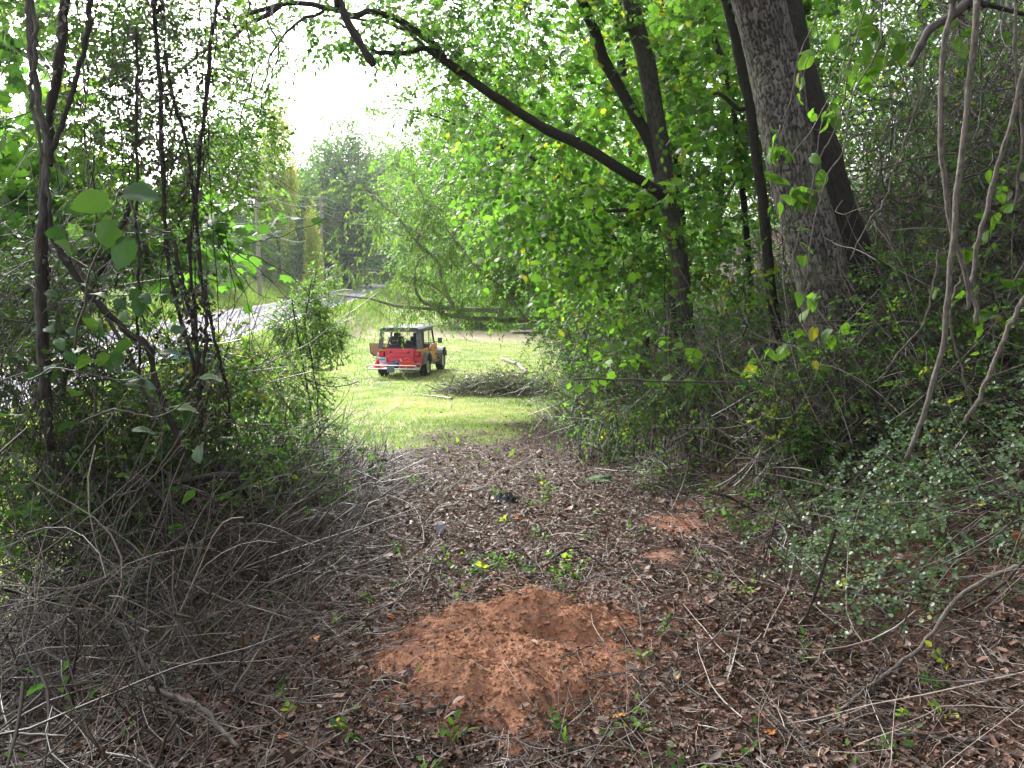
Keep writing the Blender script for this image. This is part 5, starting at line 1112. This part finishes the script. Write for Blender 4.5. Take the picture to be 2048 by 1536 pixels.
mb.build('vine_leaves', [G['lobed'], G['twig_dark']], kind='stuff', label='scattered green leaves growing through the tangled wall of vines', cat='leaves')
mb = MB(); n = 700; x = rng.uniform(3.0, 6.5, n); y = rng.uniform(4.5, 7.5, n); z = H(x, y) + .4 + rng.random(n) * 1.6
leaves(mb, np.stack([x, y, z], -1), rng.normal(0, .3, (n, 3)) + [0, 0, -1], rng.normal(0, 1, (n, 3)) * [1, 1, .3], rng.uniform(.05, .11, n), CURLED, rng.random(n))
mb.build('withered_leaves', G['grey_green'], kind='stuff', label='withered grey leaves hanging in the tangled wall of vines', cat='leaves')
# leaves low on the bank
mb = MB(); n = 4200; x = rng.uniform(1.2, 4.5, n); y = rng.uniform(4.6, 18, n); k = x > right_edge(y) + .15; x, y = x[k], y[k]; n = len(x)
z = H(x, y) + rng.random(n)**1.4 * (.15 + .9 * sst(x - right_edge(y), .1, 1.2))
sprays(mb, np.stack([x, y, z], -1), rng.normal(0, 1, (n, 3)) * [1, 1, .5] + [0, 0, .4], rng.uniform(.1, .26, n), 5, OVAL, .045, .4, np.clip(rng.normal(.5, .25, n), 0, 1), tr=.0014)
mb.build('bank_foliage', [G['fine'], G['twig_dark']], kind='stuff', label='small mixed leaves growing through the brush on the lower bank', cat='leaves')
for (blobs, l, gg) in (
    ([(at(1250, 690, 7.6), (.5, .4, .4), 20, 12, .1), (at(1210, 800, 7.6), (.6, .4, .3), 22, 12, 0), (at(1330, 800, 7.0), (.5, .35, .3), 20, 12, .05)], 'small leaved shrub in front of the foot of the forked tree', LT),
    ([(at(1420, 720, 6.6), (.45, .35, .35), 20, 12, 0), (at(1480, 820, 6.2), (.45, .3, .25), 18, 12, .05)], 'small leaved shrub between the forked tree and the leaning tree', LT),
    ([(at(1150, 700, 10.5), (.5, .5, .6), 22, 12, .1), (at(1120, 800, 11), (.5, .5, .45), 20, 12, .1), (at(1180, 850, 9.5), (.5, .5, .3), 18, 12, 0)], 'scraggly shrub at the corner where path, lawn and bank meet', FT),
    ([(at(1610, 800, 5.0), (.35, .25, .25), 18, 11, .0), (at(1700, 760, 5.0), (.4, .3, .2), 16, 11, .0), (at(1560, 870, 4.9), (.25, .2, .2), 10, 11, .1)], 'leafy vine mass hiding the foot of the leaning tree', LT),
    ([(at(1850, 700, 4.8), (.5, .4, .3), 20, 11, .0), (at(1950, 780, 4.4), (.4, .3, .2), 16, 11, .1), (at(1800, 560, 5.2), (.5, .4, .3), 12, 10, 0)], 'leafy vine patch on the steep bank at the right', LT)):
    thicket_plant('bank_shrub', l, 'shrub', blobs, OVAL, .034 if gg is LT else .04, gg, 6, twigs=420, tw=('twig_grey', .003, .7, (-.2, 0, .5)), group='shrubs and vines on the right bank')
# trailing groundcover
mb = MB(); n = 5200; cx = rng.uniform(0, 1, 60); 
px_ = np.concatenate([rng.normal(a, 46, 70) for a in rng.uniform(1460, 2060, 74)]); py_ = np.concatenate([rng.normal(a, 34, 70) for a in rng.uniform(830, 1230, 74)])
pp = []
for a, b in zip(px_[:1500], py_[:1500]): pass
c_ = np.stack([rng.uniform(1.6, 4.8, 270), rng.uniform(3.2, 6.9, 270)], -1); c_ = c_[(c_[:, 0] > 1.4 + .2 * (c_[:, 1] - 3))]
x = (c_[:, 0:1] + rng.normal(0, .12, (len(c_), 26))).ravel(); y = (c_[:, 1:2] + rng.normal(0, .13, (len(c_), 26))).ravel(); n = len(x)
sprays(mb, np.stack([x, y, H(x, y) + rng.random(n)**2 * .34 + .01], -1), rng.normal(0, 1, (n, 3)) * [1, 1, .35] + [-.2, -.3, .2], rng.uniform(.1, .22, n), 9, ROUND, .021, .35, np.clip(rng.normal(.45, .22, n), 0, 1), tr=.001, hang=.05)
mb.build('groundcover', [G['vinca'], G['twig_dark']], kind='stuff', label='trailing small leaved green groundcover spreading down the right bank', cat='groundcover')
# hanging vines at right
RV = 'smooth vines hanging at the right'
for (pl, d, r0, r1, l) in (
    ([(1912, -60), (1906, 0), (1888, 102), (1883, 307), (1906, 460), (1941, 588), (1958, 650)], 3.6, .014, .011, 'smooth pale vine at right crossing to the lower right, left one of the crossing pair'),
    ([(1955, -60), (1952, 0), (1948, 100), (1940, 179), (1911, 435), (1900, 563), (1888, 665), (1862, 780), (1812, 920)], 3.5, .014, .012, 'smooth pale vine at right running down to the ground, right one of the crossing pair'),
    ([(2060, 60), (2048, 138), (2018, 256), (1972, 425), (1952, 512), (1935, 620)], 3.7, .012, .010, 'smooth vine curving in from the right edge'),
    ([(2060, 560), (2044, 604), (2003, 691), (1972, 768), (1930, 850)], 3.4, .011, .009, 'grey vine slanting down from the right edge with a knot midway'),
    ([(1650, 0), (1600, 110), (1580, 200), (1560, 300), (1540, 420)], 4.9, .004, .004, 'thin vine slanting across the upper part of the leaning trunk'),
    ([(1740, -20), (1700, 120), (1680, 230), (1640, 320), (1610, 430), (1570, 560)], 4.6, .005, .004, 'thin vine crossing in front of the leaning trunk from upper right'),
    ([(1770, -20), (1755, 100), (1700, 200), (1690, 300), (1650, 360), (1620, 480), (1612, 560)], 4.4, .005, .004, 'thin grey vine hanging right of the leaning trunk'),
    ([(1850, 60), (1840, 200), (1800, 300), (1770, 400), (1740, 440), (1700, 520)], 4.3, .006, .004, 'thin vine looping down behind the broken stub'),
    ([(1880, 500), (1850, 640), (1800, 700), (1760, 760)], 4.2, .006, .005, 'thin vine trailing low across the bank at right'),
    ([(1960, 860), (1900, 640), (1930, 540)], 3.8, .006, .004, 'thin grey stem rising between the hanging vines'),
    ([(2035, -20), (2030, 120), (2045, 260), (2030, 420)], 4.0, .008, .007, 'dark thin vine hanging by the upper right edge')):
    vine(pl, d, r0, r1, l, 'bark_vine', 'hanging_vine', .007, 44, 'vine', RV, 8, .05)
vine([(1965, -30), (1941, 0), (1905, 30), (1870, 51), (1852, 70), (1839, 97), (1819, 132)], 3.9, .024, .017, 'dark broken branch stub with pale end at the top right', 'bark_grey', 'broken_branch', .004, 20, 'branch', None, 10)
vine([(1930, -20), (1980, 10), (2060, 30)], 4.2, .014, .012, 'dark branch crossing the top right corner', 'bark_dark', 'corner_branch', .004, 14, 'branch', None, 8)
vine([(1146, 757), (1250, 758), (1355, 764), (1480, 762), (1600, 761), (1748, 761), (1840, 748), (1890, 742)], 5.3, .007, .010, 'long thin bare branch held level across the foot of the leaning tree', 'bark_grey', 'level_branch', .01, 44, 'branch', None, 7)
# leafy vine on the leaning trunk: single leaves
tb = at(1620, 300, 4.7); base = tb.copy(); t = empty('trunk_vine', tuple(base), 'vine with bright single leaves hanging in front of the leaning trunk', 'vine')
mb = MB(); vp = []
for q in ([(1760, -20), (1690, 140), (1640, 230), (1590, 300), (1560, 330)], [(1700, 60), (1680, 160), (1640, 260), (1625, 420), (1610, 540), (1600, 660)], [(1640, 380), (1600, 400), (1580, 380)], [(1760, 20), (1720, 60), (1620, 110), (1610, 190)], [(1560, 250), (1540, 330), (1545, 430)]):
    P = limb(mb, np.array(pxs(q, 4.7)) - base, .004, .0025, 30, 5, .008) + base; vp.append(P)
mb.build('stem', G['twig'], t)
sp_ = []
for P in vp:
    for k in range(14): sp_.append(P[rng.integers(2, len(P) - 2)] + rng.normal(0, .03, 3) + [0, -.02, 0])
leaf_parts(t, base, sp_, OVAL_FINE, .085, G['lobed_part'], tilt=.8)
for (c, rad, l, nst) in ((at(1800, 60, 4.6), (.3, .3, .25), 'hanging spray of broad leaves at the top between trunk and stub', 12), (at(2010, 420, 4.4), (.2, .3, .3), 'clump of bright leaves at the right edge beside the hanging vines', 8), (at(1990, 600, 4.4), (.25, .3, .15), 'clump of yellow green leaves low at the right edge', 8), (at(1600, 690, 5.0), (.35, .3, .2), 'leafy shoots at the foot of the leaning trunk', 10), (at(1300, 700, 6.4), (.7, .4, .35), 'maple-like bright shoots in front of the forked tree foot', 22), (at(1160, 560, 8.2), (.5, .4, .4), 'lobed bright leaves hanging at the corner of the lawn view', 22)):
    base = np.array(c); t = empty('leafy_shoot', tuple(base), l, 'shoot', 'leafy shoots on the right')
    mb = MB(); n = 10; tubes(mb, wander(rng.normal(0, .3, (n, 3)) * rad, rng.normal(0, 1, (n, 3)) - [0, 0, .3], .5 * np.ones(n), 7, .6, .1), np.outer(.003 * np.ones(n), np.linspace(1, .4, 7)), 4, tint=rng.random(n)); mb.build('stem', G['twig_dark'], t)
    leaf_parts(t, base, spray_spots(base, np.array(rad), nst, 5, .25), LOBED if base[1] > 5.5 else OVAL_FINE, .08, G['lobed_part'])
# mossy stump
c = on_ground(1588, 958); t = empty('mossy_stump', tuple(c), 'old moss covered stump on the bank below the leaning tree', 'stump')
d = c[1]; tp_ = at(1605, 790, d + .1); P = np.array([(0, 0, -.15), (0, 0, .05), *( [(tp_ - c) * .5, tp_ - c])])
mb = MB(); limb(mb, P, .17, .08, 24, 18, .012, lump=.07); mb.build('trunk', G['bark_moss'], t)
for k in range(5):
    a = k * 1.25 + .4; mb = MB(); limb(mb, [(0, 0, .12), (.16 * math.cos(a), .16 * math.sin(a), .03), (.36 * math.cos(a), .36 * math.sin(a), gz(c[0] + .36 * math.cos(a), c[1] + .36 * math.sin(a)) - c[2] - .03)], .05, .02, 12, 8, .008); mb.build('root', G['bark_moss'], t)

# ================================================================ SINGLE STICKS AND SMALL THINGS ON THE GROUND
def stick(pl, r0, r1, label, mt='bark_vine', lift=None, name='fallen_stick', n=26, side=None):
    pts = []
    for k, p in enumerate(pl):
        q = on_ground(p[0], p[1]); q[2] = float(top_z(q[0], q[1])); q[2] += (p[2] if len(p) > 2 else .012) + r0; pts.append(q)
    base = pts[0].copy(); P = smooth_path(np.array(pts), n); P[:, 2] = np.maximum(P[:, 2], top_z(P[:, 0], P[:, 1]) + r0 * .8)
    mb = MB(); P = P - base; w = rng.normal(0, .003, P.shape); P = P + w
    Pe = np.vstack([P[0] - (P[1] - P[0]) * .01, P, P[-1] + (P[-1] - P[-2]) * .01]); r = np.concatenate([[r0 * .05], np.linspace(r0, r1, n), [r1 * .05]])
    tubes(mb, Pe[None], r[None], 7, tint=np.array([.6]))
    o_ = mb.build(name, G[mt], label=label, cat='stick', group='single sticks on the ground'); o_.location = tuple(base)
stick([(2060, 1190, .1), (1987, 1211, .12), (1904, 1265, .1), (1842, 1323, .06), (1780, 1368, .04), (1718, 1410, .02), (1635, 1468, .01)], .0095, .006, 'long curved pale stick sweeping down from the lower right edge')
stick([(1105, 1130, .03), (1135, 1121, .06), (1165, 1126, .07), (1205, 1145, .02), (1240, 1155)], .009, .006, 'short arched dark stick behind the right side of the dirt mound', 'bark_dark')
stick([(805, 1432), (850, 1436), (890, 1432)], .012, .011, 'short thick grey stick just below the dirt mound', 'bark_grey')
stick([(845, 1187, .01), (848, 1172, .04), (870, 1172, .04), (900, 1186, .02), (945, 1194)], .006, .004, 'pale curled root at the upper left edge of the dirt mound', 'bark_vine')
stick([(1160, 1190, .02), (1190, 1184, .08), (1225, 1200, .1), (1270, 1240, .08), (1285, 1300, .03)], .004, .003, 'thin pale stem arching over the right side of the dirt mound')
stick([(1120, 1370, .01), (1180, 1320, .03), (1250, 1280, .03), (1340, 1240, .02)], .0035, .003, 'thin straight twig crossing the lower right corner of the dirt mound')
stick([(1190, 1380), (1300, 1345), (1400, 1312, .03), (1500, 1230, .04), (1560, 1190)], .004, .003, 'long thin stem running up to the right from the dirt mound')
stick([(1250, 1235, .03), (1340, 1250, .02), (1420, 1270, .02)], .003, .003, 'thin straight stem lying right of the dirt mound')
stick([(860, 1530), (900, 1500), (950, 1470), (1000, 1465)], .006, .005, 'brown stick lying at the bottom edge left of centre', 'bark_dark')
stick([(1050, 1500), (1100, 1515), (1140, 1512), (1200, 1500)], .008, .006, 'mottled stick lying at the bottom edge below the dirt mound', 'bark_grey')
stick([(1640, 1480), (1720, 1475), (1800, 1490), (1900, 1500), (2000, 1497)], .010, .008, 'grey stick lying level in the lower right corner', 'bark_grey')
stick([(1560, 1250, .02), (1620, 1330, .02), (1700, 1390, .03), (1760, 1440, .02)], .004, .003, 'thin stem curving down across the lower right litter')
stick([(470, 1440, .1), (520, 1380, .15), (560, 1300, .18), (610, 1260, .12), (720, 1230, .04)], .005, .003, 'pale bowed stem arching out of the dead brush to the path')
stick([(350, 1260, .25), (450, 1290, .2), (560, 1290, .14), (650, 1270, .08)], .005, .004, 'long pale stem bowed low over the dead brush')
stick([(0, 1190, .5), (100, 1230, .4), (200, 1290, .3), (300, 1345, .2), (430, 1330, .2), (520, 1260, .25)], .006, .004, 'long pale stem sagging across the left brush like a garland')
stick([(200, 1240, .3), (260, 1370, .2), (330, 1460, .1), (370, 1536, .05)], .007, .006, 'dark stick running down through the lower left brush', 'bark_dark')
stick([(300, 1440, .1), (400, 1480, .1), (480, 1536, .05)], .010, .008, 'thick brown stick at the bottom left', 'bark_vine')
stick([(740, 955, .1), (760, 940, .1), (790, 935, .02)], .02, .015, 'grey broken log end at the left edge of the path near the grass', 'bark_grey')
stick([(700, 1120), (760, 1117, .02), (810, 1112)], .007, .005, 'straight dark twig lying at the left side of the path', 'bark_dark')
# coloured fallen leaves, one by one
mbL = MB(); mbL.add(LOBED[0], tris=LOBED[2]); me_o = mbL.mesh('fallen_leaf', G['orange_part'])
for (px, py, s, l) in ((1272, 1178, .035, 'small bright orange leaf right of the mound top'), (1368, 1402, .06, 'large rust red leaf lower right of the mound'), (1668, 1272, .035, 'rust orange leaf amid litter left of the long curved stick'), (1775, 1338, .035, 'orange brown leaf just above the long curved stick'), (1730, 1138, .05, 'orange and yellow leaf on the bank edge'), (775, 1248, .04, 'orange leaf at the upper left edge of the mound'), (710, 1305, .035, 'orange leaf left of the mound'), (1448, 985, .07, 'orange leaf on the bare clay slope, upper of two'), (1378, 1046, .06, 'dark red leaf on the clay slope beside the path'), (1490, 1000, .06, 'orange leaf on the clay slope, lower of two'), (640, 1285, .06, 'large dull orange leaf at the edge of the dead brush'), (560, 1500, .04, 'orange leaf at the bottom left by the thick stick'), (1545, 1490, .04, 'orange brown leaf at the bottom edge right of centre'), (930, 985, .07, 'small orange leaf in the middle of the path near the dark scrap'), (812, 1052, .06, 'orange red leaf at the left of the path'), (1030, 1040, .07, 'orange leaf on the path beyond the mound'), (1520, 1460, .045, 'curled orange leaf near the lower right sticks'), (2030, 1085, .06, 'orange leaf at the right edge on the bank'), (1355, 1375, .03, 'yellow orange leaf beside the rust red leaf'), (1240, 1440, .05, 'dark red leaf below the right corner of the mound')):
    q = on_ground(px, py); o_ = bpy.data.objects.new('fallen_leaf', me_o); C.objects.link(o_); o_.location = (q[0], q[1], float(top_z(q[0], q[1])) + .03)
    o_.rotation_euler = (rng.normal(.1, .3), rng.normal(.1, .3), rng.random() * 6.28); o_.scale = (s * 1.15,) * 3; tag(o_, l, 'leaf', 'orange and red fallen leaves')
mbL = MB(); mbL.add(CURLED[0], tris=CURLED[2]); G['pale_part'] = leaf_mat('pale_leaf', [(0, (.42, .42, .30)), (1, (.55, .50, .30))], .2, tboost=1.0); me_p = mbL.mesh('fallen_leaf', G['pale_part'])
for (px, py, s, l) in ((1612, 1160, .075, 'pale cream dead leaf lying on the litter below the bank'), (1480, 1250, .04, 'pale yellow leaf right of the mound'), (1345, 1370, .05, 'yellowish curled leaf lower right of the mound'), (1470, 1525, .07, 'pale green leaf at the bottom edge'), (840, 1462, .045, 'pale leaf below the short thick stick')):
    q = on_ground(px, py); o_ = bpy.data.objects.new('fallen_leaf', me_p); C.objects.link(o_); o_.location = (q[0], q[1], float(top_z(q[0], q[1])) + .02)
    o_.rotation_euler = (0.1, .1, rng.random() * 6.28); o_.scale = (s,) * 3; tag(o_, l, 'leaf', 'pale fallen leaves')
# plastic cup, black scrap, stones, fern
c = on_ground(880, 1076); t = empty('plastic_cup', (c[0], c[1], c[2]), 'translucent white plastic cup standing on the path', 'cup')
mcup, nt, o = mat('milky_plastic'); p = principled(nt, o, (.55, .56, .60), .3, .5); p.inputs['Transmission Weight'].default_value = .35
K = 16; th = np.arange(K) * 2 * math.pi / K; prof = [(0, .004), (.030, 0), (.036, .06), (.042, .125), (.044, .128), (.040, .124), (.034, .06), (.028, .006), (0, .008)]
V = np.array([[(a * math.cos(t_), a * math.sin(t_), b) for a, b in prof] for t_ in th]); n = len(prof); idx = np.arange(K * n).reshape(K, n)
mb = MB(); mb.add(V, quads=np.stack([idx[:, :-1], np.roll(idx, -1, 0)[:, :-1], np.roll(idx, -1, 0)[:, 1:], idx[:, 1:]], -1).reshape(-1, 4)); mb.build('cup_wall', mcup, t)
mb = MB(); tubes(mb, np.stack([.044 * np.cos(np.linspace(0, 6.283, 17)), .044 * np.sin(np.linspace(0, 6.283, 17)), np.full(17, .128)], -1)[None], np.full((1, 17), .002), 5); mb.build('rim', mcup, t); t.scale = (.75,) * 3
def crumple(px, py, w, dpt, h, label, mt, name, cat):
    c = on_ground(px, py); g = np.linspace(-1, 1, 14); X_, Y_ = np.meshgrid(g, g); hh = np.maximum(0, (1 - X_**2) * (1 - Y_**2)) * h * (1 + 1.6 * vnoise(X_ * 3, Y_ * 3, 1, 77)) + .03 * vnoise(X_ * 5, Y_ * 5, 1, 78)
    V = np.stack([X_ * w * (1 + .2 * vnoise(Y_ * 3, X_, 1, 79)), Y_ * dpt, hh + .01], -1); idx = np.arange(196).reshape(14, 14)
    mb = MB(); mb.add(V, quads=np.stack([idx[:-1, :-1], idx[:-1, 1:], idx[1:, 1:], idx[1:, :-1]], -1).reshape(-1, 4)); o_ = mb.build(name, mt, smooth=False, label=label, cat=cat); o_.location = tuple(c)
crumple(1012, 1006, .11, .08, .06, 'crumpled black plastic scrap lying on the path', plain('black_plastic', (.015, .017, .018), .3), 'plastic_scrap', 'plastic scrap')
def stone(px, py, r, label, col):
    c = on_ground(px, py); mb = MB(); lumps(mb, np.zeros((1, 3)), np.array([r])); o_ = mb.build('stone', plain('stone_surface', col, .9, .3, var=.3, scale=20), label=label, cat='stone'); o_.location = (c[0], c[1], c[2] + r * .2); o_.scale = (1.1, .8, .55); o_.rotation_euler = (.15, -.2, .7)
    md = o_.modifiers.new('round', 'SUBSURF'); md.levels = 2; md.render_levels = 2
stone(1800, 1128, .048, 'pinkish grey stone at the foot of the groundcover', (.35, .27, .25))
stone(1660, 1175, .03, 'small pale stone in the litter right of the cream leaf', (.33, .28, .26))
c = on_ground(1225, 968); t = empty('fern', tuple(c), 'small blue green fern fronds at the foot of the bank', 'fern')
for k in range(4):
    a = -.6 + k * .5 + 2.6; base_d = np.array([math.cos(a) * .6, math.sin(a) * .4 - .2, .45]); mb = MB(); u = np.linspace(0, 1, 16)[:, None]; P = base_d * .55 * u + np.array([0, 0, -.26]) * u**2
    tubes(mb, P[None], np.linspace(.003, .001, 16)[None], 4, m=1)
    sd_ = nrm(np.cross(base_d, [0, 0, 1])); 
    for s in (-1, 1): leaves(mb, P[1:], np.repeat((sd_ * s + base_d * .3)[None], 15, 0), np.repeat([[0, 0, 1.]], 15, 0), .10 * np.sin(np.linspace(.5, 3.0, 15)), NARROW, .6)
    mb.build('frond', [G['vinca'], G['twig']], t)

# ================================================================ HAZE
mb = MB(); box(mb, -300, 300, -20, 300, -6, 45)
m, nt, o = mat('pale_air'); v = nt.nodes.new('ShaderNodeVolumePrincipled'); v.inputs['Color'].default_value = (.93, .96, 1, 1); v.inputs['Density'].default_value = .00034; v.inputs['Anisotropy'].default_value = .3
nt.links.new(v.outputs[0], o.inputs['Volume'])
mb.build('haze', m, smooth=False, kind='stuff')
